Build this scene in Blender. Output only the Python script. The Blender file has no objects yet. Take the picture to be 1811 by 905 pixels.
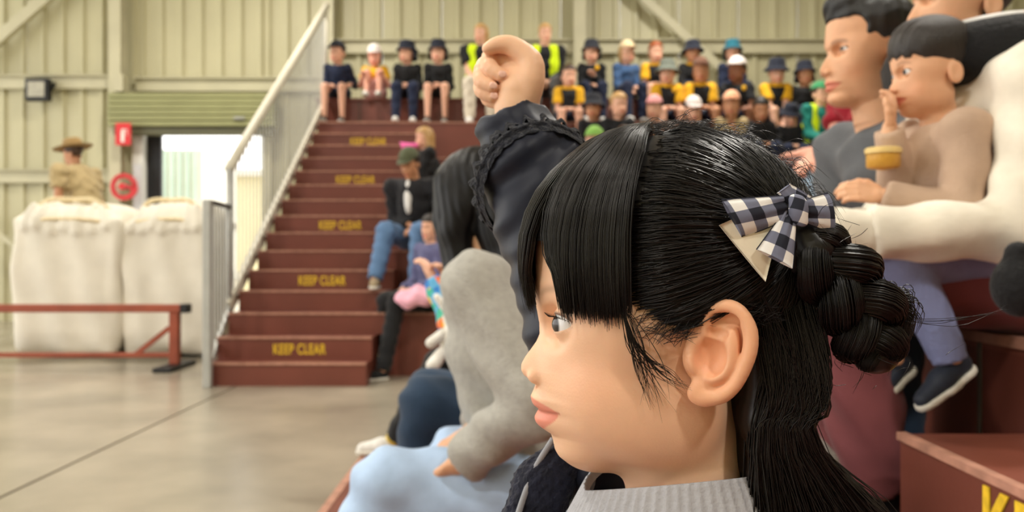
import bpy, math, random
import numpy as np
from mathutils import Vector, Matrix
random.seed(7); RNG = np.random.default_rng(7)
scene = bpy.context.scene
COL = scene.collection
R = math.radians

# ------------------------------------------------------------------ camera
FPX = 1500.0; CX, CY, CAMZ = 905.5, 452.5, 1.0
cam_data = bpy.data.cameras.new('camera'); cam = bpy.data.objects.new('camera', cam_data); COL.objects.link(cam)
cam.location = (0, 0, CAMZ); cam.rotation_euler = (R(90), 0, 0)
cam_data.sensor_width = 36; cam_data.lens = 36*FPX/1811; cam_data.clip_start = 0.05
cam_data.dof.use_dof = True; cam_data.dof.focus_distance = 0.50; cam_data.dof.aperture_fstop = 9.5
scene.camera = cam
# ------------------------------------------------------------------ daylight: bright overcast sky through the open sides
world = bpy.data.worlds.new('overcast_sky'); scene.world = world; world.use_nodes = True
wb = world.node_tree.nodes['Background']; wb.inputs[0].default_value = (1.0, 0.985, 0.95, 1); wb.inputs[1].default_value = 2.3
scene.view_settings.view_transform = 'Standard'; scene.view_settings.look = 'None'
scene.view_settings.gamma = 1; scene.view_settings.use_curve_mapping = False
scene.view_settings.exposure = 0.42
# unseen lamps added under the roof to fill in light
FILL_LAMPS = [(-3.5, 3.0), (-3.5, 9.5), (2.5, 3.0), (2.5, 9.5), (-3.5, -3.0), (2.5, -3.0)]
for i, (lx, ly) in enumerate(FILL_LAMPS):
    ld = bpy.data.lights.new('fill_light', 'AREA'); ld.shape = 'DISK'; ld.size = 0.5; ld.energy = 150; ld.color = (1, .95, .86)
    lo = bpy.data.objects.new('fill_light', ld); COL.objects.link(lo); lo.location = (lx, ly, 5.98)

# ------------------------------------------------------------------ helpers
def lin(v):
    v /= 255.0
    return v/12.92 if v <= .04045 else ((v+.055)/1.055)**2.4
def rgb(r, g, b): return (lin(r), lin(g), lin(b), 1)
def W(px, py, d): return np.array([(px-CX)/FPX*d, d, CAMZ-(py-CY)/FPX*d])

MATS = {}
def mat(name, col, rough=.7, nscale=0, namt=.15, bump=0, bscale=200, metallic=0, spec=.4, tint=False, sss=0, sheen=0, emit=None, stretch=None):
    if name in MATS: return MATS[name]
    m = bpy.data.materials.new(name); m.use_nodes = True; nt = m.node_tree; b = nt.nodes['Principled BSDF']
    b.inputs['Roughness'].default_value = rough; b.inputs['Metallic'].default_value = metallic
    b.inputs['Specular IOR Level'].default_value = spec
    if sheen: b.inputs['Sheen Weight'].default_value = sheen
    if sss:
        b.inputs['Subsurface Weight'].default_value = sss; b.inputs['Subsurface Radius'].default_value = (.01, .004, .002); b.inputs['Subsurface Scale'].default_value = .6
    tc = nt.nodes.new('ShaderNodeTexCoord'); vec = tc.outputs['Object']
    if stretch:
        mp = nt.nodes.new('ShaderNodeMapping'); mp.inputs['Scale'].default_value = stretch; nt.links.new(vec, mp.inputs[0]); vec = mp.outputs[0]
    rgbn = nt.nodes.new('ShaderNodeRGB'); rgbn.outputs[0].default_value = col; out = rgbn.outputs[0]
    if nscale:
        n = nt.nodes.new('ShaderNodeTexNoise'); n.inputs['Scale'].default_value = nscale; n.inputs['Detail'].default_value = 4; nt.links.new(vec, n.inputs['Vector'])
        mr = nt.nodes.new('ShaderNodeMapRange'); mr.inputs[1].default_value = .3; mr.inputs[2].default_value = .7
        mr.inputs[3].default_value = 1-namt; mr.inputs[4].default_value = 1+namt; nt.links.new(n.outputs[0], mr.inputs[0])
        mx = nt.nodes.new('ShaderNodeVectorMath'); mx.operation = 'SCALE'; nt.links.new(out, mx.inputs[0]); nt.links.new(mr.outputs[0], mx.inputs['Scale']); out = mx.outputs[0]
    if tint:
        at = nt.nodes.new('ShaderNodeAttribute'); at.attribute_name = 'tint'
        mx = nt.nodes.new('ShaderNodeVectorMath'); mx.operation = 'MULTIPLY'; nt.links.new(out, mx.inputs[0]); nt.links.new(at.outputs['Color'], mx.inputs[1]); out = mx.outputs[0]
    nt.links.new(out, b.inputs['Base Color'])
    if bump:
        n2 = nt.nodes.new('ShaderNodeTexNoise'); n2.inputs['Scale'].default_value = bscale; n2.inputs['Detail'].default_value = 3; nt.links.new(vec, n2.inputs['Vector'])
        bp = nt.nodes.new('ShaderNodeBump'); bp.inputs['Strength'].default_value = bump; bp.inputs['Distance'].default_value = .004
        nt.links.new(n2.outputs[0], bp.inputs['Height']); nt.links.new(bp.outputs[0], b.inputs['Normal'])
    if emit:
        b.inputs['Emission Color'].default_value = col; b.inputs['Emission Strength'].default_value = emit
    MATS[name] = m
    return m

def new_mesh(name, V, Fc, smooth=True, tint=None, uv=None):
    V = np.asarray(V, dtype=np.float32); me = bpy.data.meshes.new(name)
    if isinstance(Fc, np.ndarray) and Fc.ndim == 2:
        k = Fc.shape[1]; nf = len(Fc)
        me.vertices.add(len(V)); me.vertices.foreach_set('co', V.ravel())
        me.loops.add(nf*k); me.loops.foreach_set('vertex_index', Fc.astype(np.int32).ravel())
        me.polygons.add(nf); me.polygons.foreach_set('loop_start', np.arange(0, nf*k, k, dtype=np.int32))
        me.update(calc_edges=True)
    else:
        me.from_pydata(V.tolist(), [], [list(f) for f in Fc]); me.update()
    me.validate()
    me.polygons.foreach_set('use_smooth', np.full(len(me.polygons), smooth))
    if tint is not None:
        ca = me.color_attributes.new('tint', 'FLOAT_COLOR', 'POINT')
        ca.data.foreach_set('color', np.concatenate([tint, np.ones((len(tint), 1))], 1).astype(np.float32).ravel())
    if uv is not None:
        ul = me.uv_layers.new(name='UVMap'); idx = np.zeros(len(me.loops), dtype=np.int32); me.loops.foreach_get('vertex_index', idx)
        ul.data.foreach_set('uv', np.asarray(uv, dtype=np.float32)[idx].ravel())
    return me

def link(name, me, m, parent=None, loc=None, own_mat=False):
    o = bpy.data.objects.new(name, me); COL.objects.link(o)
    if m is not None:
        if own_mat:
            if not me.materials: me.materials.append(None)
            o.material_slots[0].link = 'OBJECT'; o.material_slots[0].material = m
        elif not me.materials: me.materials.append(m)
    if parent is not None: o.parent = parent
    if loc is not None: o.location = loc
    return o

def tag(o, label=None, cat=None, group=None, kind=None):
    if label: o['label'] = label
    if cat: o['category'] = cat
    if group: o['group'] = group
    if kind: o['kind'] = kind
    return o
def thing(name, label, cat, loc=(0, 0, 0), group=None, kind=None):
    o = bpy.data.objects.new(name, None); COL.objects.link(o); o.location = loc; o.empty_display_size = .05
    return tag(o, label, cat, group, kind)

class MB:
    """mesh builder collecting boxes, prisms, tubes"""
    def __init__(s): s.v = []; s.f = []
    def add(s, V, Fc):
        n = len(s.v); s.v += [tuple(map(float, p)) for p in V]; s.f += [tuple(int(i)+n for i in f) for f in Fc]; return s
    def box(s, x0, x1, y0, y1, z0, z1):
        return s.add([(x0,y0,z0),(x1,y0,z0),(x1,y1,z0),(x0,y1,z0),(x0,y0,z1),(x1,y0,z1),(x1,y1,z1),(x0,y1,z1)],
                     [(3,2,1,0),(4,5,6,7),(0,1,5,4),(1,2,6,5),(2,3,7,6),(3,0,4,7)])
    def bar(s, a, b, w, h, up=(0, 0, 1)):
        a = np.array(a, float); b = np.array(b, float); d = b-a; L = np.linalg.norm(d); d /= L
        u = np.array(up, float); sx = np.cross(d, u)
        if np.linalg.norm(sx) < 1e-4: sx = np.cross(d, (0, 1, 0))
        sx /= np.linalg.norm(sx); u = np.cross(sx, d)
        P = [p + sx*i*w/2 + u*j*h/2 for p in (a, b) for i, j in ((-1,-1),(1,-1),(1,1),(-1,1))]
        return s.add(P, [(0,1,2,3),(7,6,5,4),(0,4,5,1),(1,5,6,2),(2,6,7,3),(3,7,4,0)])
    def tube(s, pts, r, n=10, cap=True):
        V, Fc = tube_np(np.array(pts, float), r, n, cap); return s.add(V, Fc)
    def lathe(s, prof, n=24, sx=1, sy=1, o=(0, 0, 0)):
        V = []; Fc = []
        for (r, z) in prof:
            for k in range(n): a = 2*math.pi*k/n; V.append((o[0]+r*sx*math.cos(a), o[1]+r*sy*math.sin(a), o[2]+z))
        for i in range(len(prof)-1):
            for k in range(n):
                k2 = (k+1) % n; Fc.append((i*n+k, i*n+k2, (i+1)*n+k2, (i+1)*n+k))
        return s.add(V, Fc)
    def mesh(s, name, smooth=False): return new_mesh(name, s.v, s.f, smooth)
    def build(s, name, m, parent=None, loc=None, smooth=False, bevel=0):
        o = link(name, s.mesh(name, smooth), m, parent, loc)
        if bevel:
            b = o.modifiers.new('bevel', 'BEVEL'); b.width = bevel; b.segments = 2
        return o

def tube_np(P, r, n=8, cap=True):
    P = np.asarray(P, float); N = len(P); r = np.full(N, r) if np.isscalar(r) else np.asarray(r, float)
    T = np.gradient(P, axis=0); T /= np.linalg.norm(T, axis=1, keepdims=True)+1e-12
    u = np.cross(T[0], (0, 0, 1.)); u = u if np.linalg.norm(u) > 1e-3 else np.cross(T[0], (0, 1., 0)); u /= np.linalg.norm(u)
    V = []
    for i in range(N):
        u = u - T[i]*np.dot(u, T[i]); u /= np.linalg.norm(u); w = np.cross(T[i], u)
        for k in range(n): a = 2*math.pi*k/n; V.append(P[i]+r[i]*(math.cos(a)*u+math.sin(a)*w))
    Fc = [(i*n+k, i*n+(k+1) % n, (i+1)*n+(k+1) % n, (i+1)*n+k) for i in range(N-1) for k in range(n)]
    if cap: Fc += [tuple(range(n))[::-1], tuple((N-1)*n+k for k in range(n))]
    return np.array(V), Fc

def spline(ctrl, n):
    """Catmull-Rom through control points, n samples"""
    C = np.asarray(ctrl, float); K = len(C)
    P = np.vstack([2*C[0]-C[1], C, 2*C[-1]-C[-2]]); t = np.linspace(0, K-1-1e-6, n); i = t.astype(int); u = (t-i)[:, None]
    a, b, c, d = P[i], P[i+1], P[i+2], P[i+3]
    return .5*((2*b)+(-a+c)*u+(2*a-5*b+4*c-d)*u**2+(-a+3*b-3*c+d)*u**3)

# ---- signed-distance modelling: smooth unions of tapered capsules / ellipsoids, meshed with surface nets
def smin(a, b, k):
    if k <= 0: return np.minimum(a, b)
    h = np.clip(.5+.5*(b-a)/k, 0, 1); return b*(1-h)+a*h-k*h*(1-h)
class SDF:
    def __init__(s, res): s.res = res; s.ops = []; s.lo = np.full(3, 1e9); s.hi = np.full(3, -1e9); s.post = []
    def _bb(s, lo, hi): s.lo = np.minimum(s.lo, lo); s.hi = np.maximum(s.hi, hi)
    def cap(s, a, b, ra, rb=None, k=0., neg=False):
        rb = ra if rb is None else rb; a = np.array(a, float); b = np.array(b, float)
        lo = np.minimum(a-ra, b-rb); hi = np.maximum(a+ra, b+rb)
        if not neg: s._bb(lo, hi)
        def f(X, Y, Z):
            d = b-a; L = max(d@d, 1e-12); px, py, pz = X-a[0], Y-a[1], Z-a[2]
            h = np.clip((px*d[0]+py*d[1]+pz*d[2])/L, 0, 1)
            return np.sqrt((px-h*d[0])**2+(py-h*d[1])**2+(pz-h*d[2])**2)-(ra+(rb-ra)*h)
        s.ops.append((f, lo, hi, k, neg)); return s
    def chain(s, pts, rad, k=0.):
        for i in range(len(pts)-1): s.cap(pts[i], pts[i+1], rad[i], rad[i+1], k)
        return s
    def ell(s, c, r, k=0., M=None, neg=False):
        c = np.array(c, float); r = np.array(r, float); ext = r if M is None else np.sqrt(((np.array(M)*r)**2).sum(1))
        lo, hi = c-ext, c+ext
        if not neg: s._bb(lo, hi)
        def f(X, Y, Z):
            px, py, pz = X-c[0], Y-c[1], Z-c[2]
            if M is not None:
                m = np.array(M); px, py, pz = (m[0][0]*px+m[1][0]*py+m[2][0]*pz, m[0][1]*px+m[1][1]*py+m[2][1]*pz, m[0][2]*px+m[1][2]*py+m[2][2]*pz)
            k0 = np.sqrt((px/r[0])**2+(py/r[1])**2+(pz/r[2])**2); k1 = np.sqrt((px/r[0]**2)**2+(py/r[1]**2)**2+(pz/r[2]**2)**2)
            return k0*(k0-1)/(k1+1e-9)
        s.ops.append((f, lo, hi, k, neg)); return s
    def box(s, c, h, rnd=0., k=0., neg=False):
        c = np.array(c, float); h = np.array(h, float); lo, hi = c-h, c+h
        if not neg: s._bb(lo, hi)
        def f(X, Y, Z):
            q = [np.abs(P-c[i])-(h[i]-rnd) for i, P in enumerate((X, Y, Z))]
            return np.sqrt(np.maximum(q[0], 0)**2+np.maximum(q[1], 0)**2+np.maximum(q[2], 0)**2)+np.minimum(np.maximum(np.maximum(q[0], q[1]), q[2]), 0)-rnd
        s.ops.append((f, lo, hi, k, neg)); return s
    def cut(s, p, n, c=None, rad=None):
        """remove the side the normal points to (optionally only within rad of c)"""
        p = np.array(p, float); n = np.array(n, float); n /= np.linalg.norm(n)
        if c is not None: c = np.array(c, float)
        def f(X, Y, Z):
            d = -((X-p[0])*n[0]+(Y-p[1])*n[1]+(Z-p[2])*n[2])
            if rad: d = np.maximum(d, np.sqrt((X-c[0])**2+(Y-c[1])**2+(Z-c[2])**2)-rad)
            return d
        s.ops.append((f, None if c is None else c-rad, None if c is None else c+rad, 0, True)); return s
    def fn(s, f, lo=None, hi=None, k=0., neg=False): s.ops.append((f, lo, hi, k, neg)); return s
    def warp(s, w): s.w = w; return s
    def mesh(s, pad=2):
        r = s.res; lo = s.lo-r*pad; n = np.ceil((s.hi-lo)/r).astype(int)+pad+1
        ax = [(lo[i]+r*np.arange(n[i])).astype(np.float32) for i in range(3)]
        D = np.full(n, 50*r, dtype=np.float32)
        for f, a, b, k, neg in s.ops:
            if a is None: sl = (slice(None),)*3
            else:
                m = k+3*r; i0 = np.clip(np.floor((a-m-lo)/r).astype(int), 0, n); i1 = np.clip(np.ceil((b+m-lo)/r).astype(int)+1, 0, n)
                if (i1 <= i0).any(): continue
                sl = tuple(slice(i0[i], i1[i]) for i in range(3))
            X, Y, Z = ax[0][sl[0]][:, None, None], ax[1][sl[1]][None, :, None], ax[2][sl[2]][None, None, :]
            if getattr(s, 'w', None): X, Y, Z = s.w(X, Y, Z)
            v = f(X, Y, Z).astype(np.float32)
            if neg: D[sl] = -smin(-D[sl], np.broadcast_to(v, D[sl].shape), k)
            else: D[sl] = smin(D[sl], np.broadcast_to(v, D[sl].shape), k)
        return surface_nets(D, lo, r)
def surface_nets(D, lo, r):
    S = D < 0; n = np.array(D.shape)
    cs = np.zeros(n-1, dtype=np.int8)
    for i in (0, 1):
        for j in (0, 1):
            for k in (0, 1): cs += S[i:n[0]-1+i, j:n[1]-1+j, k:n[2]-1+k]
    act = (cs > 0) & (cs < 8); idx = np.argwhere(act); vid = np.full(n-1, -1, dtype=np.int32); vid[act] = np.arange(len(idx))
    I, J, K = idx.T
    c = {(i, j, k): D[I+i, J+j, K+k] for i in (0, 1) for j in (0, 1) for k in (0, 1)}
    acc = np.zeros((len(idx), 3)); cnt = np.zeros(len(idx))
    for p in c:
        for axis in range(3):
            if p[axis] == 0:
                q = list(p); q[axis] = 1; q = tuple(q); a, b = c[p], c[q]; m = (a < 0) != (b < 0)
                t = np.where(m, a/np.where(a-b == 0, 1, a-b), 0); pos = np.tile(np.array(p, float), (len(idx), 1)); pos[:, axis] = t
                acc[m] += pos[m]; cnt[m] += 1
    V = lo+(idx+acc/np.maximum(cnt, 1)[:, None])*r
    Q = []
    for axis in range(3):
        u, v = (axis+1) % 3, (axis+2) % 3
        a = [slice(1, n[i]-1) for i in range(3)]; a[axis] = slice(0, n[axis]-1); b = list(a); b[axis] = slice(1, n[axis])
        sa, sb = S[tuple(a)], S[tuple(b)]; e = np.argwhere(sa != sb)
        if not len(e): continue
        off = np.array([1, 1, 1]); off[axis] = 0; e = e+off; fl = S[e[:, 0], e[:, 1], e[:, 2]]
        def cell(du, dv):
            q = e.copy(); q[:, u] -= du; q[:, v] -= dv; return vid[q[:, 0], q[:, 1], q[:, 2]]
        quad = np.stack([cell(1, 1), cell(0, 1), cell(0, 0), cell(1, 0)], 1); quad[~fl] = quad[~fl][:, ::-1]; Q.append(quad)
    Q = np.concatenate(Q); Q = Q[(Q >= 0).all(1)]
    return V, Q
# ================================================================== the shed
M_CLAD = mat('cream_cladding', rgb(194, 188, 154), .45, 1.2, .06, spec=.4)
M_STEEL = mat('cream_steel', rgb(196, 190, 160), .5, 3, .06)
M_CONC = mat('polished_concrete', rgb(158, 149, 132), .24, 1.3, .24, .05, 14, spec=.5)
M_JOINT = mat('joint_filler', rgb(96, 88, 78), .9, 30, .2)
M_RED = mat('red_brown_paint', rgb(112, 60, 48), .42, 2.5, .12, .08, 60, spec=.4)
M_EDGE = mat('worn_edge_paint', rgb(176, 128, 108), .5, 25, .25)
M_YEL = mat('yellow_stencil_paint', rgb(226, 186, 40), .6, 60, .2)
M_GALV = mat('galvanised_steel', rgb(176, 176, 172), .45, 8, .08, metallic=.35)
M_RAIL = mat('pale_rail_paint', rgb(206, 200, 182), .5, 6, .05)
M_DARK = mat('black_plastic', rgb(28, 28, 30), .5, 20, .1)
M_WHITE = mat('white_paint', rgb(235, 233, 226), .5, 10, .04)

def slab(x0, x1, y0, y1, parent):
    MB().box(x0, x1, y0, y1, -.12, 0).build('slab', M_CONC, parent)
floor = thing('floor', 'polished grey beige concrete floor of the shed with a saw cut joint', None, kind='structure')
xs = [-12, -7.1, -2.12, 9]; ys = [-8, 13.2]
for i in range(3): slab(xs[i]+.011, xs[i+1]-.011, ys[0], ys[1], floor)
MB().box(-12, 9, -8, 13.2, -.16, -.012).build('joint_filler', M_JOINT, floor)
out_g = MB().box(-40, 40, 13.2, 60, -.1, -.02).build('ground_outside', mat('pale_gravel', rgb(205, 198, 180), .9, 6, .15)); tag(out_g, 'pale gravel yard outside the roller door', None, kind='structure')

WY = 13.1          # back wall plane
OPX0, OPX1, OPZ = -5.80, -3.72, 2.9
def clad_panel(x0, x1, z0, z1):
    """ribbed steel sheet: trapezoid ribs every 0.19 m"""
    prof = []; x = x0
    while x < x1-1e-3:
        p = min(.305, x1-x); prof += [(x, 0), (x+p*.62, 0), (x+p*.70, -.05), (x+p*.88, -.05), (x+p*.985, 0)]; x += p
    prof.append((x1, 0)); V = [(a, WY+b, z0) for a, b in prof]+[(a, WY+b, z1) for a, b in prof]; n = len(prof)
    V += [(a, WY+b+.004, z0) for a, b in prof]+[(a, WY+b+.004, z1) for a, b in prof]
    Fc = [(i, i+1, n+i+1, n+i) for i in range(n-1)]+[(2*n+i+1, 2*n+i, 3*n+i, 3*n+i+1) for i in range(n-1)]
    return V, Fc
wall = thing('wall_back', 'cream ribbed steel wall at the far end of the shed', None, kind='structure')
x = -12.06; i = 0
while x < 9:
    x1 = x+.915
    z0 = 0
    if x1 > OPX0+.02 and x < OPX1-.02:
        cuts = sorted({x, x1, *[c for c in (OPX0, OPX1) if x < c < x1]})
        for a, b in zip(cuts[:-1], cuts[1:]):
            z0 = OPZ if (a+b)/2 > OPX0 and (a+b)/2 < OPX1 else 0
            MB().add(*clad_panel(a, b, z0, 6.6)).build('cladding_panel', M_CLAD, wall)
    else: MB().add(*clad_panel(x+.003, x1, 0, 6.6)).build('cladding_panel', M_CLAD, wall)
    x = x1
def steel(name, a, b, w, h, label, cat='beam', up=(0, 0, 1), m=M_STEEL, group=None):
    o = MB().bar(a, b, w, h, up).build(name, m, bevel=.006); return tag(o, label, cat, group)
PY = WY-.12
# girts, columns, braces of the wall frame
def girt(x0, x1, z, label):
    o = MB().box(x0, x1, PY-.02, PY+.05, z-.10, z+.10).box(x0, x1, PY-.10, PY-.02, z+.08, z+.10).build('wall_girt', M_STEEL); tag(o, label, 'beam', 'girts of the back wall')
girt(-11, -6.12, 3.66, 'cream horizontal steel girt behind the black floodlight')
girt(-11, -6.12, 2.22, 'lower cream steel girt behind the man in the wide hat')
girt(-5.75, -2.9, 3.62, 'cream steel girt above the roller shutter drum')
girt(-2.7, 8, 4.20, 'cream steel girt behind the heads of the top row children')
def column(x, label):
    r = thing('steel_column', label, 'column', (x, PY, 0), 'columns of the back wall')
    MB().box(-.09, .09, -.22, -.20, 0, 6.6).build('flange', M_STEEL, r); MB().box(-.09, .09, -.02, 0, 0, 6.6).build('flange', M_STEEL, r)
    MB().box(-.012, .012, -.20, -.02, 0, 6.6).build('web', M_STEEL, r)
column(-5.98, 'cream steel column beside the roller door carrying the red sign')
column(-2.78, 'cream steel column behind the top of the stair railing')
column(1.02, 'cream steel column behind the adult in the vest and dark jacket')
steel('diagonal_brace', (-8.9, PY-.16, 3.28), (-6.2, PY-.16, 5.64), .10, .17, 'cream diagonal steel brace in the upper left corner', 'brace')
steel('diagonal_brace', (1.2, PY-.16, 5.6), (3.3, PY-.16, 3.7), .09, .13, 'cream diagonal steel brace above the children in the top row', 'brace')
steel('diagonal_brace', (-8.6, PY-.16, 2.0), (-7.2, PY-.16, .9), .05, .08, 'thin added bar in place of a diagonal shadow low on the left wall', 'brace')  # bar built where a diagonal shadow lies on the wall
# roller shutter
r = thing('roller_shutter', 'olive green rolled up shutter drum above the bright doorway', 'shutter', (-4.76, PY-.2, 3.22))
M_OLIVE = mat('olive_shutter', rgb(150, 150, 104), .45, 4, .06)
for k in range(6):
    z0 = .22-k*.085
    MB().box(-1.28, 1.22, -.10-.03*math.sin(k*.5), .14, z0-.074, z0).build('slat', M_OLIVE, r, bevel=.01)
MB().box(-1.22, 1.16, -.06, .1, -.40, -.285).build('bottom_rail', mat('olive_underside_shade', rgb(92, 90, 66), .5, 4, .06), r, bevel=.008)  # darker olive paints in the shade on the drum's underside
MB().box(-1.20, -1.05, -.12, .1, .24, .50).build('end_bracket', M_STEEL, r, bevel=.006)
MB().tube([(.62, -.16, -.17), (.78, -.16, -.17)], .02).build('lift_handle', M_GALV, r)
# door frame + outside
fr = thing('door_1', 'open roller doorway with pale jambs and bright daylight outside', None, kind='structure')
MB().box(OPX0-.02, OPX0+.14, WY-.1, WY+.1, 0, OPZ).build('jamb', M_WHITE, fr); MB().box(OPX1-.1, OPX1+.02, WY-.1, WY+.1, 0, OPZ).build('jamb', M_STEEL, fr)
MB().box(OPX0+.14, OPX0+.36, WY+.05, WY+.12, 0, OPZ).build('dark_gap_strip', M_DARK, fr)  # black strip stands in for the darkness of a gap beside the jamb
r = thing('shipping_container', 'pale teal ribbed container standing outside the doorway', 'container', (-7.3, 17.6, 0))
M_TEAL = mat('pale_teal', rgb(200, 222, 216), .5, 3, .05)
for k in range(9): MB().box(-.6+k*.16, -.6+k*.16+.10, -.05, .0, 0, 3.2).build('rib', M_TEAL, r)
MB().box(-.65, .86, 0, 2.3, 0, 3.2).build('body', M_WHITE, r)
r = thing('outbuilding', 'low cream outbuilding seen through the doorway', 'building', (-5.9, 24, 0))
M_CRM = mat('cream_wall', rgb(240, 230, 190), .7, 2, .04)
MB().box(-3.4, 3.5, 0, 3, 0, 3.25).build('wall', M_CRM, r); MB().box(-3.6, 3.7, -.25, 3.2, 3.25, 3.42).build('roof', M_WHITE, r)
# shed roof, side wall
ce = thing('ceiling', 'shed roof of ribbed steel on trusses', None, kind='structure')
M_ROOF = mat('roof_sheet', rgb(215, 210, 190), .6, 2, .05)
for k in range(7): MB().box(-12+3*k, -12+3*k+2.98, -8, 13.2, 6.6, 6.66).build('roof_sheet', M_ROOF, ce)
wr = MB().box(8.9, 9, -8, 13.2, 0, 6.6).build('wall_right', M_CLAD); tag(wr, 'cream steel side wall behind the seating', None, kind='structure')
wf = MB().box(-12, 9, -8.1, -8, 0, 6.6).build('wall_light_block', M_CLAD); tag(wf, 'unseen cream steel wall added behind the viewer to block daylight', None, kind='structure')  # unseen wall added so daylight enters mainly from the left
for i, (lx, ly) in enumerate(FILL_LAMPS):  # housings for the added fill lamps
    r = thing('fill_lamp', ['added round fill lamp over the floor by the first bale row', 'added round fill lamp over the stairs', 'added round fill lamp over the near seating', 'added round fill lamp over the far seating', 'added round fill lamp high behind on the open side', 'added round fill lamp high behind over the seating'][i], 'lamp', (lx, ly, 6.0), 'added fill lamps')
    MB().lathe([(.03, .6), (.03, .3), (.12, .25), (.27, .0), (.25, .0), (.1, .22)]).build('shade', M_GALV, r, smooth=True)

# floodlight, sign, hose reel
c = W(68, 159, PY-.15)
r = thing('floodlight', 'black square floodlight mounted on the left wall girt', 'floodlight', c)
MB().box(-.18, .18, -.06, .06, -.17, .17).build('housing', M_DARK, r, bevel=.02); MB().box(-.125, .125, -.075, -.055, -.115, .115).build('lens', mat('lamp_lens', rgb(170, 165, 145), .15, 12, .15), r)
for s_ in (-.19, .19): MB().bar((s_, .0, 0), (s_, .1, .12), .03, .05).build('bracket', M_DARK, r)
M_SIGN = mat('sign_red', rgb(212, 40, 44), .4, 20, .04)
c = W(218, 237, PY-.42)
r = thing('fire_sign', 'red fire equipment sign with white symbol on the steel column', 'sign', c)
MB().box(-.115, .115, -.008, .008, -.165, .165).build('plate', M_SIGN, r, bevel=.004)
MB().box(-.03, .03, .0, .24, -.02, .02).build('bracket', M_STEEL, r)
MB().box(-.03, .02, -.011, -.009, -.12, .04).box(-.02, .01, -.011, -.009, .04, .075).box(.01, .06, -.011, -.009, .055, .07).box(.05, .06, -.011, -.009, -.02, .06).build('symbol', M_WHITE, r)
c = W(219, 330, 12.6)
r = thing('hose_reel', 'red fire hose reel below the fire sign beside the doorway', 'hose reel', c)
V, Fc = tube_np([(.17*math.cos(t), 0+.02*t/6, .17*math.sin(t)) for t in np.linspace(0, 12.5, 60)], .028, 8); MB().add(V, Fc).build('hose', mat('hose_red', rgb(196, 60, 62), .5, 15, .1), r, smooth=True)
MB().lathe([(.13, -.01), (.2, -.01), (.2, .01), (.13, .01)], 28).build('rim', M_SIGN, r).rotation_euler = (R(90), 0, 0); MB().tube([(0, -.08, 0), (0, .03, 0)], .05, 16).build('hub', M_SIGN, r); MB().tube([(0, .03, 0), (0, .38, 0)], .04).build('arm', M_SIGN, r)
c = W(243, 330, 12.9)
o = MB().box(-.06, .06, -.02, .02, -1.2, .34).build('plastic_strip_panel', mat('pale_strip', rgb(205, 205, 205), .4, 5, .05), None, tuple(c), bevel=.01); tag(o, 'pale upright panel between the hose reel and the doorway', 'panel')

# ================================================================== stairs at the far end
SX0, SX1, SY0, RISE, TREAD = -2.36, -1.12, 6.52, .175, .27
def text_mesh(body, width, height, depth=.0012):
    cu = bpy.data.curves.new('lettering', 'FONT'); cu.body = body; cu.extrude = depth; cu.offset = .022; cu.space_character = 1.12
    o = bpy.data.objects.new('lettering_tmp', cu); COL.objects.link(o); bpy.context.view_layer.update()
    me = bpy.data.meshes.new_from_object(o.evaluated_get(bpy.context.evaluated_depsgraph_get())); bpy.data.objects.remove(o); bpy.data.curves.remove(cu)
    n = len(me.vertices); co = np.zeros(n*3, dtype=np.float32); me.vertices.foreach_get('co', co); co = co.reshape(-1, 3)
    lo, hi = co.min(0), co.max(0); co[:, 0] = (co[:, 0]-(lo[0]+hi[0])/2)*width/(hi[0]-lo[0]); co[:, 1] = (co[:, 1]-(lo[1]+hi[1])/2)*height/(hi[1]-lo[1])
    me.vertices.foreach_set('co', co.ravel()); me.update(); me.name = 'lettering'; return me
TXT = text_mesh('KEEP CLEAR', .42, .085)
st = thing('staircase', 'red brown painted staircase with yellow KEEP CLEAR lettering on its risers', 'stairs', (SX0, SY0, 0))
for k in range(15):
    x1 = SX1-SX0+(.06 if k >= 2 else 0); x0 = 0
    s = MB().box(x0, x1, TREAD*k, TREAD*k+(TREAD+.3 if k < 14 else .6), RISE*k, RISE*(k+1)).build('step', M_RED, st)
    MB().box(x0, x1, TREAD*k-.012, TREAD*k+.022, RISE*(k+1)-.012, RISE*(k+1)+.003).build('nosing', M_EDGE, s)
    if k in (1, 4, 7, 10, 13):
        t = link('lettering', TXT, M_YEL, s, (.66, TREAD*k-.0025, RISE*(k+.46))); t.rotation_euler = (R(90), 0, 0)
# tiers of the far seating
TR, TD = .525, .81
FX0, FX1 = SX1+.06, 6.0
def tier_z(k): return TR*k
def tier_y(k): return 7.07+TD*(k-1)
ords = {1: 'lowest', 2: 'second', 3: 'third', 4: 'fourth', 5: 'highest'}
for k in range(1, 6):
    r = thing('seating_tier', f'{ords[k]} red brown painted tier of the far seating right of the stairs', 'bleacher', (FX0, tier_y(k), 0), 'far seating tiers')
    d = TD-.012 if k < 5 else 1.4
    xx = 0 if k < 5 else (SX0-FX0)+.0
    MB().box(0, FX1-FX0, 0, .03, tier_z(k)-TR, tier_z(k)-.03).build('riser', M_RED, r)
    MB().box(0 if k < 5 else 0, FX1-FX0, 0, d, tier_z(k)-.03, tier_z(k)).build('tread', M_RED, r)
    MB().box(0, FX1-FX0, -.008, .02, tier_z(k)-.012, tier_z(k)+.002).build('nosing', M_EDGE, r)
    MB().box(0, .03, .03, d, tier_z(k)-TR, tier_z(k)-.03).build('side_panel', M_RED, r)
pl = MB().box(SX0-.05, FX0, 10.87, 11.9, 2.3, 2.625).build('landing', M_RED); tag(pl, 'red brown landing at the head of the stairs', 'landing')
r = thing('top_bench', 'long red brown box bench along the top of the far seating', 'bench', (SX0-.15, 10.86, 2.625))
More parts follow.
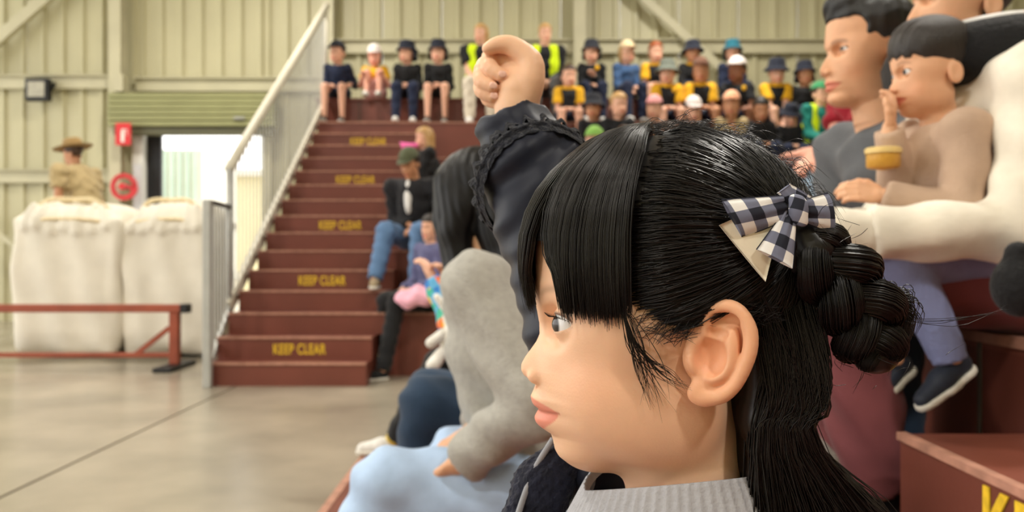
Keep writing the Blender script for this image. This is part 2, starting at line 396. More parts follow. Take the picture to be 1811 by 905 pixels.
MB().box(0, 8.4, .02, .5, 0, .36).build('front', M_RED, r); MB().box(-.01, 8.4, -.01, .56, .36, .395).build('seat', M_RED, r, bevel=.006)
for xx in (.55, 1.6, 2.65, 3.7): MB().box(xx, xx+.012, .012, .022, 0, .36).build('panel_joint', M_JOINT, r)
# stair railing: galvanised lower panel and pale upper run with balusters
RX = SX0-.06
r = thing('stair_railing', 'galvanised and cream stair railing with thin upright balusters', 'railing', (RX, SY0, 0))
def sl(y): return .60+(y-.78)*.648     # stringer height above floor, y from stair foot
MB().bar((0, .72, sl(.72)), (0, 4.5, sl(4.5)), .05, .13).build('stringer', M_RAIL, r, bevel=.006)
MB().tube([(0, .74, sl(.74)+1.17), (0, 1.25, sl(1.25)+1.2), (0, 4.55, sl(4.55)+1.22)], .042, 12).build('handrail', M_RAIL, r, smooth=True)
MB().tube([(0, .74, .5), (0, .74, sl(.74)+1.17)], .025).build('post', M_GALV, r, smooth=True)
MB().tube([(0, 4.5, 3.0), (0, 4.5, 4.25)], .03).build('post', M_RAIL, r, smooth=True)
bal = MB().tube([(0, 0, 0), (0, 0, 1.18)], .0085, 6).mesh('baluster')
y = .84
while y < 4.45: link('baluster', bal, M_GALV, r, (0, y, sl(y)+.02)); y += .105
MB().box(.075, .135, -.10, -.04, 0, 1.43).build('end_post', M_GALV, r, bevel=.006)
MB().bar((.085, -.03, 1.42), (0, .74, 1.42), .045, .03).build('top_rail', mat('dark_steel', rgb(70, 72, 74), .5, 9, .1, metallic=.3), r)
for k, y in enumerate(np.arange(.07, .72, .105)):
    zb = max(.05, sl(y)-.05); MB().tube([(.085*(1-y/.74), y, zb), (.085*(1-y/.74), y, 1.41)], .0085, 6).build('baluster', M_GALV, r)
MB().bar((.085, -.03, .1), (0, .74, sl(.72)), .03, .05).build('lower_rail', M_GALV, r)

# ================================================================== near seating on the right
def near_tier(x0, x1, z, zb, y0, y1, label, joints=()):
    r = thing('bench_tier', label, 'bleacher', (x0, y0, 0), 'near seating tiers'); L = y1-y0; wd = x1-x0
    MB().box(0, .025, 0, L, zb, z-.03).build('riser', M_RED, r); MB().box(0, wd, L-.025, L, zb, z-.03).build('end_panel', M_RED, r)
    MB().box(0, wd-.008, 0, L, z-.03, z).build('tread', mat('worn_red_tread', rgb(124, 70, 56), .38, 3, .22, .06, 40), r)
    MB().box(-.006, .022, 0, L+.004, z-.018, z+.002).build('nosing', M_EDGE, r)
    for j in joints: MB().box(-.003, .001, j, j+.012, zb, z-.02).build('panel_joint', M_JOINT, r)
near_tier(-.60, -.12, .20, 0, -2, 3.62, 'lowest near red brown tier with the white sneaker on it')
near_tier(-.12, .92, .42, 0, -2, 3.62, 'middle near red brown tier seating the woman in grey')
near_tier(.92, 1.72, .85, 0, -2, 4.6, 'upper near red brown tier seating the man in the grey shirt', (3.66,))
near_tier(1.72, 3.2, 1.25, 0, -2, 4.6, 'rearmost near red brown tier')
r = thing('aisle_step', 'red brown aisle step box with yellow lettering at the lower right corner', 'step', (.655, -.4, .42))
MB().box(0, .265, 0, 1.83, 0, .265).build('body', M_RED, r); MB().box(0, .265, 0, 1.832, .265, .28).build('tread', MATS['worn_red_tread'], r)
MB().box(-.004, .012, 0, 1.836, .270, .2825).build('nosing', M_EDGE, r)
t = link('lettering', text_mesh('KEEP CLEAR', .62, .105), M_YEL, r, (-.002, 1.575-.31, .212)); t.rotation_euler = (R(90), 0, R(-90))

# ================================================================== bales and barrier
M_BALE = mat('woven_white_bag', rgb(228, 222, 208), .8, 3, .08, .35, 9)
def bale(x0, x1, yc, h, label, seed):
    rg = np.random.default_rng(seed); w = (x1-x0)/2; S = SDF(.022); S.box((0, 0, h/2-.04), (w, .5, h/2-.06), .16, .05)
    S.ell((0, 0, h-.16), (w*.93, .46, .17), .12)
    for s in (-1, 1): S.cap((s*w*.9, -.42, .1), (s*w*.97, -.44, h-.25), .06, .05, .08)
    def rip(X, Y, Z): return X+.012*np.sin(Z*9+seed)+.012*np.sin(Y*14+Z*3), Y+.016*np.sin(X*17+Z*4+seed)+.012*np.sin(Z*11+X*5), Z+.02*np.sin(X*6+seed)
    for j in range(7): xx = -w*.8+w*1.6*j/6; S.cap((xx, -.5, h-.32+.05*rg.random()), (xx*.8, -.42, h-.06), .035, .02, .06)
    S.warp(rip); V, Q = S.mesh()
    r = thing('wool_bale', label, 'bale', ((x0+x1)/2, yc, 0)); V[:, 2] -= V[:, 2].min()
    link('bag', new_mesh('bag', V, Q), M_BALE, r)
    for s in (-1, 1):
        V, Fc = tube_np(spline([(s*w*.85, -.3, h-.16), (s*w*.5, -.36, h-.02), (s*w*.1, -.32, h+.0), (-s*w*.3, -.25, h-.03)], 16), .022, 6); MB().add(V, Fc).build('lifting_strap', mat('cream_strap', rgb(226, 208, 168), .8, 30, .15), r, smooth=True)
    V, Fc = tube_np([(-w*.9, -.47, h-.24), (-w*.3, -.52, h-.20), (w*.3, -.52, h-.2), (w*.9, -.47, h-.24)], .018, 6); MB().add(V, Fc).build('seam', MATS['cream_strap'], r, smooth=True)
bale(-4.84, -3.84, 8.72, 1.56, 'tall white woven bale at the left end behind the red barrier', 1)
bale(-3.80, -2.99, 8.78, 1.56, 'white woven bale standing next to the stair railing post', 4)
M_BAR = mat('rust_red_steel', rgb(150, 74, 52), .5, 6, .15)
r = thing('barrier', 'low rust red steel barrier with diagonal braces in front of the bales', 'barrier', (-2.96, 7.55, 0))
MB().box(-2.1, .02, -.05, .05, .50, .57).build('top_rail', M_BAR, r, bevel=.008); MB().box(.02, .09, -.055, .055, .495, .575).build('end_cap', M_DARK, r, bevel=.008)
MB().box(-2.1, -.06, -.025, .025, .10, .14).build('bottom_rail', M_BAR, r, bevel=.005)
for xx, s in ((-.04, 1), (-2.03, -1)):
    MB().box(xx-.04, xx+.04, -.04, .04, .04, .5).build('post', M_BAR, r, bevel=.006); MB().box(xx-.08, xx+.08, -.3, .3, 0, .04).build('foot', M_DARK, r, bevel=.01)
    MB().bar((xx-s*.05, 0, .36), (xx-s*.34, 0, .13), .04, .04).build('brace', M_BAR, r)

o = MB().box(0, .36, 0, 1.9, 0, .07).build('foot_board', MATS['worn_red_tread'], None, (.555, 1.45, .42), bevel=.004); tag(o, 'low red brown foot board under the feet of the woman in mauve trousers', 'board')
# ================================================================== heads (modelled in units where chin-to-crown is 588; a back, b down, t to the person's left)
PROF_CHILD = [(380, 955), (430, 948), (500, 947), (540, 948), (565, 953), (588, 955), (600, 951), (615, 941), (630, 930), (644, 922), (655, 922), (664, 928), (672, 940), (678, 948), (690, 944),
              (700, 939), (708, 940), (716, 945), (722, 955), (727, 951), (735, 946), (742, 946), (750, 951), (757, 961), (764, 974), (775, 978), (791, 981), (805, 988), (819, 1003)]
PROF_ADULT = [(330, 975), (400, 952), (450, 945), (500, 938), (520, 939), (545, 952), (560, 950), (590, 930), (620, 912), (640, 904), (652, 906), (664, 918), (674, 938), (682, 945), (695, 940),
              (706, 934), (714, 936), (722, 946), (727, 942), (738, 937), (746, 940), (758, 954), (768, 958), (785, 950), (805, 950), (820, 962)]
def head_sdf(kind='child', res=6, ears=True, neck=True):
    child = kind == 'child'; S = SDF(res)
    prof = np.array(PROF_CHILD if child else PROF_ADULT, float)
    if child:
        prims = [((1190, 445, 0), (240, 198, 180)), ((1110, 625, 0), (150, 205, 148)), ((1045, 772, 0), (62, 58, 68))]
        side = [((1092, 690, 84), (84, 92, 62)), ((1160, 700, 88), (100, 105, 62)), ((1130, 560, 70), (130, 100, 100))]
    else:
        prims = [((1185, 430, 0), (238, 187, 170)), ((1100, 610, 0), (152, 215, 138)), ((1030, 785, 0), (80, 50, 70))]
        side = [((1080, 625, 78), (80, 70, 56)), ((1150, 715, 82), (110, 95, 52)), ((1120, 540, 70), (130, 100, 92))]
    def base(A, B, T):
        d = None
        for c, r in prims+[q for c, r in side for q in ((c, r), ((c[0], c[1], -c[2]), r))]:
            x, y, z = (A-c[0])/r[0], (B-c[1])/r[1], (T-c[2])/r[2]; k0 = np.sqrt(x*x+y*y+z*z); k1 = np.sqrt((x/r[0])**2+(y/r[1])**2+(z/r[2])**2)
            v = k0*(k0-1)/(k1+1e-9); d = v if d is None else smin(d, v, 34)
        return d
    # midline of the base, then displacement to the wanted profile
    bs = np.arange(340, 840, 4.); aa = np.arange(860, 1200, 1.)
    dm = base(aa[:, None].astype(np.float32), bs[None, :].astype(np.float32), np.float32(0)); first = np.argmax(dm < 0, axis=0); fr = aa[first]
    n0_, n1_, n2_ = (588, 678, 764) if child else (545, 682, 768); flat = prof[~(((prof[:, 0] > n0_) & (prof[:, 0] < n1_)) | ((prof[:, 0] > n1_) & (prof[:, 0] < n2_)))]
    tgt = np.interp(bs, flat[:, 0], flat[:, 1]); bump = np.interp(bs, prof[:, 0], prof[:, 1])-tgt; delta = (tgt-fr); fade = np.clip((826-bs)/25, 0, 1)*np.clip((bs-345)/40, 0, 1); delta *= fade
    g = np.exp(-np.arange(-30, 31)**2/(2*9.**2)); g /= g.sum(); broad = np.convolve(np.pad(delta, 30, mode='edge'), g, 'valid'); det = delta-broad
    sw = np.interp(bs, [400, 540, 590, 678, 765, 800], [150, 90, 80, 80, 75, 75]); bw = np.interp(bs, [n0_, 605, 630, 650, 666, n1_-2, n1_+2, 700, 745, 764], [20, 20, 25, 31, 32, 30, 40, 62, 60, 50])
    ex, ey, et, er = (1006, 566, 72, 31) if child else (1008, 547, 74, 28)
    def fn(A, B, T):
        A, B, T = np.broadcast_arrays(A, B, T); at = np.abs(T)
        w = np.interp(B, bs, sw); dd = np.interp(B, bs, det)*np.exp(-(at/w)**2*1.0)+np.interp(B, bs, bump)*np.exp(-(at/np.interp(B, bs, bw))**2)+np.interp(B, bs, broad)*np.exp(-(at/85)**2)
        dd = dd*np.clip((1130-A)/110, 0, 1)
        d = base(A-dd, B, at)
        # nose wings, orbit hollow, lids
        def e(c, r):
            x, y, z = (A-c[0])/r[0], (B-c[1])/r[1], (at-c[2])/r[2]; return (np.sqrt(x*x+y*y+z*z)-1)*min(r)
        na = 955 if child else 940
        d = smin(d, e((na, 661 if child else 655, 23), (23, 16, 17)), 6)
        d = -smin(-d, e((na-3, 677 if child else 674, 14), (12, 6, 7)), 4)
        d = -smin(-d, e((ex-32, ey+2, et-8), (30, 30, 42)), 26)
        re = np.sqrt((A-ex)**2+(B-ey)**2+(at-et)**2); d = smin(d, re-(er+3.5), 9)
        az = np.arctan2(at-et, -(A-ex)); q = np.clip(1-((az-.30)/1.22)**2, 0, 1); up = (.50 if child else .34)*q**.6; dn = (.40 if child else .26)*q**.7
        el = (ey-B)/np.maximum(re, 1); op = np.maximum(el-up, -el-dn)*er
        op = np.maximum(op, (np.abs(az-.30)-1.22)*er); d = np.maximum(d, -np.maximum(op, re-er*1.9))
        if ears:
            d = smin(d, e((1232, 600, 172 if child else 160), (46, 66, 20)), 12); d = -smin(-d, e((1230, 598, 192 if child else 180), (26, 44, 12)), 10)
        if neck:
            n0 = np.array((1195, 720, 0.)); n1 = np.array((1225, 960, 0.)); dv = n1-n0; h = np.clip(((A-n0[0])*dv[0]+(B-n0[1])*dv[1])/(dv@dv), 0, 1)
            d = smin(d, np.sqrt((A-n0[0]-h*dv[0])**2+(B-n0[1]-h*dv[1])**2+at**2)-((100 if child else 108)+10*h), 36)
        return d
    S.lo = np.array([885., 235., -215.]); S.hi = np.array([1445., 930., 215.]); S.fn(fn)
    V, Q = S.mesh(); Q = Q[(V[Q][:, :, 1] < 925).all(1)]
    return V, Q, (ex, ey, et, er)
def head_tint(V, kind='child', brows=True, eyes=False, scalp=None):
    a, b, t = V.T; at = np.abs(t); T = np.ones((len(V), 3)); child = kind == 'child'
    def mixin(m, c): T[:] = T*(1-m[:, None])+np.array(c)*m[:, None]
    # cheeks, ears, nose a little rosier
    mixin(.5*np.exp(-(((a-1040)/60)**2+((b-665)/50)**2+((at-110)/60)**2)), (1.0, .80, .74))
    mixin(.5*np.exp(-(((a-935)/30)**2+((b-650)/25)**2+(at/40)**2)), (1.0, .84, .76))
    # lips
    tq = np.clip(at/70, 0, 1); ln = 722.5-5*tq**2; top = ln-24*(1-tq**1.6)**.8; bot = ln+34*(1-tq**2)**.8
    m = np.clip((b-top)/3+.5, 0, 1)*np.clip((bot-b)/3+.5, 0, 1)*(at < 70)*(a < 1045); mixin(m*.85, (.86, .43, .48))
    line = np.exp(-((b-ln)/2.4)**2)*(at < 75)*(a < 1045); mixin(line*.75, (.55, .26, .26))
    if brows:
        by = (508 if child else 500)+(at-72)**2*.008; m = np.exp(-((b-by)/(7 if child else 9))**2)*np.clip((at-32)/10, 0, 1)*np.clip((118-at)/14, 0, 1)*(a < 1060); mixin(m*(.45 if child else .65), (.25, .19, .16))
    if eyes:
        ex, ey, et = (1006, 566, 72) if child else (1008, 547, 74)
        m = np.exp(-(((b-ey)/11)**2+((at-et)/22)**2)**2)*(a < 1040); mixin(m*.85, (.16, .12, .11))
    if not eyes:
        ex, ey, et, er = (1006, 566, 72, 31) if child else (1008, 547, 74, 28)
        re = np.sqrt((a-ex)**2+(b-ey)**2+(at-et)**2); az = np.arctan2(at-et, -(a-ex)); q = np.clip(1-((az-.30)/1.25)**2, 0, 1); up = (.50 if child else .34)*q**.6; el = (ey-b)/np.maximum(re, 1)
        m = np.exp(-((el-up-.03)/.07)**2)*(q > 0)*(re < er*1.35)*(re > er*.9)*(a < ex+10); mixin(m*.9, (.10, .07, .07))
        m = np.exp(-((el+(.40 if child else .34)*q**.7+.03)/.05)**2)*(q > 0)*(re < er*1.35)*(a < ex+10); mixin(m*.35, (.35, .22, .2))
    if scalp is not None: mixin(scalp(a, b, at), (.035, .03, .03))
    return T
def head_local(V, o=(1190, 760, 0)):
    """to head frame: x forward, y left, z up, chin-to-crown = 1"""
    return np.stack([-(V[:, 0]-o[0]), V[:, 2], -(V[:, 1]-o[1])], 1)/588.
HEADS = {}
def head_tmpl(kind, res, eyes=True):
    key = (kind, res, eyes)
    if key not in HEADS:
        V, Q, eye = head_sdf(kind, res); T = head_tint(V, kind, eyes=eyes); HEADS[key] = (head_local(V), Q[:, ::-1], T)   # axis flip changes handedness
    return HEADS[key]
def eye_mesh():
    """eyeball with iris, looking along +x, unit radius"""
    n, m = 24, 28; V = []; T = []
    for i in range(n+1):
        th = math.pi*i/n
        for k in range(m):
            ph = 2*math.pi*k/m; bul = .10*max(0, 1-(th/.55)**2); V.append(((1+bul)*math.cos(th), math.sin(th)*math.cos(ph), math.sin(th)*math.sin(ph)))
            T.append((.012, .01, .01) if th < .21 else (.03, .016, .011) if th < .50 else (.015, .01, .01) if th < .56 else (.84, .84, .86))
    Fc = [(i*m+k, i*m+(k+1) % m, (i+1)*m+(k+1) % m, (i+1)*m+k) for i in range(n) for k in range(m)]
    return new_mesh('eye', V, Fc, True, np.array(T))
EYE = eye_mesh(); M_EYE = mat('eye_wet', (1, 1, 1, 1), .08, tint=True, spec=.6)

# ---- hair and hats as shared meshes in head units
def hair_tmpl(style, res=11):
    S = SDF(res); g = 16
    S.ell((1190, 440, 0), (240+g, 198+g, 180+g), 0)
    if style == 'long':
        for s in (-1, 1): S.chain([(1240, 520, s*135), (1260, 760, s*130), (1255, 960, s*110)], (85, 75, 55), 40)
        S.chain([(1330, 520, 0), (1340, 780, 0), (1320, 980, 0)], (140, 120, 90), 50)
    if style == 'bob':
        for s in (-1, 1): S.chain([(1230, 540, s*150), (1230, 720, s*140)], (70, 55), 40)
        S.chain([(1330, 520, 0), (1330, 740, 0)], (150, 110), 50)
    S.box((905, 640, 0), (210, 215, 320), 60, 30, neg=True)                  # face opening
    if style in ('short', 'crop', 'pony', 'bun'):
        for s in (-1, 1): S.box((1160, 690, s*190), (110, 150, 90), 40, 25, neg=True)     # around the ears
        S.box((1300, 760, 0), (300, 130, 400), 30, 30, neg=True)
    if style == 'pony': S.chain([(1420, 400, 0), (1480, 440, 0), (1480, 620, 0), (1440, 830, 0)], (45, 60, 55, 18), 25)
    if style == 'bun': S.ell((1430, 330, 0), (80, 75, 80), 20)
    V, Q = S.mesh(); return new_mesh('hair', head_local(V), Q[:, ::-1])
HAIR = {}
def hat_tmpl(style):
    mb = MB(); cx = 1190
    def lat(prof, sa, st, n=26): # prof (radius, b)
        V = []; Fc = []
        for r_, b in prof:
            for k in range(n):
                an = 2*math.pi*k/n; V.append((cx+sa*r_*math.cos(an), b, st*r_*math.sin(an)))
        for i in range(len(prof)-1):
            for k in range(n): Fc.append((i*n+k, i*n+(k+1) % n, (i+1)*n+(k+1) % n, (i+1)*n+k))
        return np.array(V), Fc
    if style == 'cap':
        V, Fc = lat([(.001, 200), (.35, 208), (.62, 245), (.85, 305), (.98, 375), (1.0, 425), (.96, 425), (.94, 375), (.8, 310)], 262, 202)
        mb.add(head_local(V), Fc)
        n = 14; rows = []
        for j, ext in enumerate((0, .5, 1)):
            for k in range(n+1):
                an = math.pi-1.15+2.3*k/n; q = math.cos((k/n-.5)*math.pi)**.6; base = np.array((cx+262*math.cos(an), 418, 202*math.sin(an)))
                rows.append(base+np.array((-135*ext*q, 32*ext*q-18*ext*(1-abs(k/n-.5)*2)*0+22*abs(k/n-.5)*ext, 0)))
        rows = np.array(rows); up = rows.copy(); up[:, 1] -= 10; V = np.vstack([rows, up]); N = n+1; M = 3*N
        Fc = [(j*N+k, j*N+k+1, (j+1)*N+k+1, (j+1)*N+k) for j in range(2) for k in range(n)]+[(M+(j+1)*N+k, M+(j+1)*N+k+1, M+j*N+k+1, M+j*N+k) for j in range(2) for k in range(n)]
        Fc += [(2*N+k, 2*N+k+1, M+2*N+k+1, M+2*N+k) for k in range(n)]
        mb.add(head_local(V), Fc)
    elif style == 'bucket':
        V, Fc = lat([(.001, 208), (.55, 212), (.82, 232), (.93, 300), (1.0, 400), (1.04, 420), (1.30, 478), (1.48, 520), (1.47, 526), (1.28, 488), (1.0, 428), (.95, 400), (.88, 300)], 262, 206); mb.add(head_local(V), Fc)
    elif style == 'legion':
        V, Fc = lat([(.001, 208), (.55, 212), (.82, 232), (.93, 300), (1.0, 400), (1.04, 420), (1.22, 460), (1.34, 490), (1.33, 496), (1.2, 470), (1.0, 428), (.95, 400), (.88, 300)], 262, 206); mb.add(head_local(V), Fc)
        V = []; n = 16
        for j in range(5):
            for k in range(n+1):
                an = -1.75+3.5*k/n; r_ = 1.06+.05*j+.03*math.sin(k*1.9); V.append((cx+258*r_*math.cos(an), 415+j*75, 208*r_*math.sin(an)))
        V = np.array(V); V2 = V.copy(); V2[:, 0] = cx+(V[:, 0]-cx)*.96; V2[:, 2] *= .96; N = n+1; M = 5*N
        Fc = [(j*N+k, (j+1)*N+k, (j+1)*N+k+1, j*N+k+1) for j in range(4) for k in range(n)]+[(M+j*N+k, M+j*N+k+1, M+(j+1)*N+k+1, M+(j+1)*N+k) for j in range(4) for k in range(n)]
        mb.add(head_local(np.vstack([V, V2])), Fc)
    elif style == 'beanie':
        V, Fc = lat([(.001, 205), (.5, 215), (.8, 260), (.96, 330), (1.03, 430), (1.08, 470), (1.02, 476), (.95, 430)], 262, 205); mb.add(head_local(V), Fc)
    elif style == 'wide':
        V, Fc = lat([(.001, 195), (.3, 178), (.6, 170), (.82, 190), (.94, 300), (1.0, 400), (1.3, 425), (1.75, 420), (1.9, 395), (1.88, 404), (1.3, 436), (1.0, 420), (.9, 300)], 262, 210); mb.add(head_local(V), Fc)
    return new_mesh('hat', mb.v, mb.f)
HATS = {}

# ---- hands (wrist at origin, fingers +x, thumb side +y, back of hand +z); length about 1
def hand_tmpl(res=.035, curl=.55):
    S = SDF(res); S.ell((.22, 0, 0), (.26, .20, .09), .05); S.cap((-.12, 0, 0), (.06, 0, 0), .13, .135, .06)
    for i, (y, L, r_) in enumerate(((.155, .40, .062), (.055, .45, .064), (-.05, .42, .060), (-.145, .32, .052))):
        p = np.array((.44-.02*abs(i-1), y, .01)); a = -curl*.5; pts = [p]
        for seg in (.45, .32, .23): a -= 0 if seg == .45 else curl; pts.append(pts[-1]+np.array((math.cos(a), y*.12, math.sin(a)))*seg*L)
        S.chain([(.30, y*.95, .0)]+pts, (r_*1.15, r_*1.1, r_, r_*.92, r_*.78), .015)
    S.chain([(.10, .13, -.01), (.26, .26, -.06), (.40, .30, -.12), (.50, .28, -.16)], (.09, .075, .064, .05), .03)
    return S.mesh()
HAND_LO = hand_tmpl(.05); HAND_HI = hand_tmpl(.026)
def place_hand(tm, wrist, fwd, up, size, right=False):
    V, Q = tm; f = np.array(fwd, float); f /= np.linalg.norm(f); u = np.array(up, float); u -= f*(u@f); u /= np.linalg.norm(u); l = np.cross(u, f)
    V = V.copy()
    if not right: V[:, 1] *= -1
    # with back of the hand up and fingers forward the right hand's thumb points to its left
    out = np.array(wrist)+size*(V[:, :1]*f+V[:, 1:2]*l+V[:, 2:]*u)
    return out, (Q if right else Q[:, ::-1])

# ---- shoes: heel at origin, +x forward, length 1
def shoe_tmpl():
    S = SDF(.03); S.chain([(.14, 0, .16), (.45, 0, .15), (.80, 0, .10)], (.135, .15, .115), .08); S.cap((.14, 0, .2), (.16, 0, .34), .13, .125, .06); S.cut((0, 0, .07), (0, 0, -1)); S.cut((.15, 0, .40), (0, 0, 1)); V, Q = S.mesh(); up = new_mesh('upper', V, Q)
    S = SDF(.03); S.chain([(.14, 0, .05), (.45, 0, .05), (.80, 0, .05)], (.15, .165, .14), .08); S.cut((0, 0, .085), (0, 0, 1)); S.cut((0, 0, 0), (0, 0, -1)); V, Q = S.mesh(); so = new_mesh('sole', V, Q)
    return up, so
SHOE_UP, SHOE_SOLE = shoe_tmpl()
def basis(f, u=(0, 0, 1)):
    f = np.array(f, float); f /= np.linalg.norm(f); u = np.array(u, float); u = u-f*(u@f); u /= np.linalg.norm(u); l = np.cross(u, f); return f, l, u
def mat4(o, f, l, u, s): return Matrix(((f[0]*s, l[0]*s, u[0]*s, o[0]), (f[1]*s, l[1]*s, u[1]*s, o[1]), (f[2]*s, l[2]*s, u[2]*s, o[2]), (0, 0, 0, 1)))
def ik(a, b, l1, l2, pole):
    a, b = np.array(a, float), np.array(b, float); d = b-a; L = np.linalg.norm(d)
    if L > (l1+l2)*.995: b = a+d*(l1+l2)*.995/L; d = b-a; L = np.linalg.norm(d)
    x = (l1*l1-l2*l2+L*L)/(2*L); h = math.sqrt(max(l1*l1-x*x, 1e-8)); dn = d/L; p = np.array(pole, float); p -= dn*(p@dn); p /= np.linalg.norm(p)+1e-9
    return a+dn*x+p*h, b

SKINS = {'fair': rgb(222, 172, 146), 'light': rgb(226, 180, 150), 'tan': rgb(196, 142, 108), 'brown': rgb(140, 92, 66), 'pink': rgb(228, 168, 146), 'asian': rgb(222, 170, 134)}
def skin(n): return mat('skin_'+n, SKINS[n], .5, 40, .04, .05, 500, spec=.35, tint=True, sss=.12)
HAIRC = {'black': (20, 18, 18), 'brown': (66, 44, 30), 'blond': (186, 146, 92), 'red': (150, 76, 36), 'dark': (36, 28, 24)}
def hairm(n): return mat('hair_'+n, rgb(*HAIRC[n]), .45, 60, .3, .5, 90, spec=.5, stretch=(1, 1, .15))
def cloth(n, col=None, **kw):
    if n in MATS: return MATS[n]
    return mat(n, rgb(*col), kw.pop('rough', .85), kw.pop('nscale', 12), kw.pop('namt', .12), kw.pop('bump', .3), kw.pop('bscale', 60), spec=.25, sheen=kw.pop('sheen', .1), **kw)

def folds(amp, seed):
    """soft cloth folds: a smooth warp of the cloth's distance field"""
    p = np.random.default_rng(seed).uniform(0, 6.28, 8)
    def w(X, Y, Z):
        X, Y, Z = np.broadcast_arrays(X, Y, Z)
        a = np.sin(Z*62+X*38+p[0]+2*np.sin(Y*17+p[1])); b = np.sin(Z*41-Y*47+p[2]+1.7*np.sin(X*21+p[3])); c = np.sin(X*55+Y*33+Z*24+p[4]+1.8*np.sin(Z*14+p[5]))
        return X+amp*a, Y+amp*b, Z+amp*.7*c
    return w
def person(label, O, yaw, H=1.2, child=True, sit=True, skin_n='fair', top='navy', sleeve='long', bottom='navy', leg='long', shoes='white_shoe', hat=None, hatm=None, hair='short', hairc='brown',
           lean=.06, hyaw=0, hpitch=0, drop=None, hands=None, knees=None, ankles=None, res=.013, hs=None, group=None, vest=None, collar=None, yoke=None, headres=14, eyes_obj=False, neck_dz=0, foot_yaw=None, wide=1., hand_q=None, top_len=0, sock=None, badge=False, htilt=0, sh=.52, bulk=1., cuff=1., waist=None):
    """person from a skeleton; hands/knees/ankles are (forward, left, up) offsets from the seat point in units of H"""
    O = np.array(O, float); F, L, U = basis((-math.sin(R(yaw)), -math.cos(R(yaw)), 0))
    def B(f, l, u): return (F*f+L*l+U*u)*H
    hs = hs or (.200 if child else .145)
    root = thing('person', label, 'person', O, group)
    P = B(0, 0, .058); chest = B(lean*.62, 0, .235); neck = B(lean, 0, sh-hs-.012+neck_dz); shw = (.084 if child else .105)*wide; shz = sh-hs-(.042 if child else .05)+neck_dz
    SH = [B(lean*.95, s*shw, shz) for s in (1, -1)]; HP = [B(.01, s*.05, .056) for s in (1, -1)]
    drop = .27*H if drop is None else drop
    if sit:
        kn = knees or [(.26, .075, .075), (.26, -.075, .075)]; KN = [B(*k) for k in kn]
        if ankles: AN = [B(*a) for a in ankles]
        else: AN = [k+F*.02*H*(1 if i else -1)+U*(max(-drop+.045*H, -.20*H)-k[2]) for i, k in enumerate(KN)]
    else:
        kn = knees or [(.03, .055, -.20), (.02, -.055, -.20)]; KN = [B(*k) for k in kn]; AN = [B(*a) for a in (ankles or [(-.02, .055, -.44), (.04, -.055, -.44)])]
    hd = hands or [(.20, .03, .11), (.21, -.03, .11)]
    EL, WR = [], []
    for i, s in enumerate((1, -1)):
        e, w = ik(SH[i], B(*hd[i][:3]), .168*H, .150*H, B(-.5, s*.42, -1)); EL.append(e); WR.append(w)
    hz = sh-hs+.124*hs+neck_dz; HO = B(lean*1.12, 0, hz); hh = hs*H
    hf = F*math.cos(R(hyaw))+L*math.sin(R(hyaw)); hf = hf*math.cos(R(hpitch))-U*math.sin(R(hpitch)); hf, hl, hu = basis(hf, U)
    if htilt: hu2 = hu*math.cos(R(htilt))+hl*math.sin(R(htilt)); hf, hl, hu = basis(hf, hu2)
    k = .02*H; r = H
    # ---- body: one skin mesh with head and hands
    S = SDF(res); S.chain([P, chest, B(lean*.9, 0, shz-.02)], (.058*r, .056*r, .048*r), k)
    for i in (0, 1):
        S.cap(B(lean*.9, 0, shz-.014), SH[i], .034*r, .027*r, k); S.chain([SH[i], EL[i], WR[i]], (.027*r, .0225*r, .017*r) if sleeve == 'short' else (.024*r, .019*r, .016*r), .008*r)
        S.chain([HP[i], KN[i], AN[i]], (.046*r, .034*r, .022*r), .012*r)
    S.cap(neck-U*.03*H, HO+U*.01*H, .034*r if child else .036*r, .03*r, .01*r)
    V, Q = S.mesh(); Vs, Qs, Ts, n = [V], [Q], [np.ones((len(V), 3))], len(V)
    hv, hq, ht = head_tmpl('child' if child else 'adult', headres, not eyes_obj); hv = HO+hh*(hv[:, :1]*hf+hv[:, 1:2]*hl+hv[:, 2:]*hu); Vs.append(hv); Qs.append(hq+n); Ts.append(ht); n += len(hv)
    for i in (0, 1):
        d = WR[i]-EL[i]; d /= np.linalg.norm(d); nrm = U-F*.2
        if hands and len(hands[i]) > 3: nrm = B(*hands[i][3]); 
        if hand_q and hand_q[i] is not None: d = B(*hand_q[i])
        vv, qq = place_hand(HAND_HI if res < .009 else HAND_LO, WR[i], d, nrm, (.108 if child else .108)*H, right=(i == 1)); Vs.append(vv); Qs.append(qq+n); Ts.append(np.ones((len(vv), 3))); n += len(vv)
    link('body', new_mesh('body', np.vstack(Vs), np.vstack(Qs), True, np.vstack(Ts)), skin(skin_n), root)
    # ---- top
    S = SDF(res); c = .016*H
    S.ell(P+U*.01*H, (.092*r*wide, .092*r*wide, .075*r), k); S.chain([P+U*.02*H, chest, B(lean*.9, 0, shz-.03)], (.080*r*wide, .082*r*wide, .072*r*wide), k)
    for i in (0, 1): S.cap(B(lean*.9, 0, shz-.012), SH[i], .05*r, .046*r, k)
    def arms(S, frac):
        for i in (0, 1):
            if frac >= 1:
                S.chain([SH[i], EL[i], WR[i]], (.043*r*bulk, .034*r*bulk, .0265*r*bulk*cuff), k*.8); d = WR[i]-EL[i]; S.cut(WR[i]-d*.02, d, WR[i], .055*r*bulk)
            else:
                e = SH[i]+(EL[i]-SH[i])*frac; S.cap(SH[i], e, .047*r*bulk, .045*r*bulk, k*.8); d = EL[i]-SH[i]; S.cut(e-d*.02, d, e+d*.12, .075*r)
    if yoke is None: arms(S, 1 if sleeve == 'long' else .62)
    elif sleeve == 'long': arms(S, 1)
    S.cut(neck+U*.004*H, U*1.0+F*.25, neck+U*.03*H, .075*H); S.cut(B(0, 0, .012), -U)
    S.warp(folds(.0032*H, int(H*1000+abs(O[0])*977)))
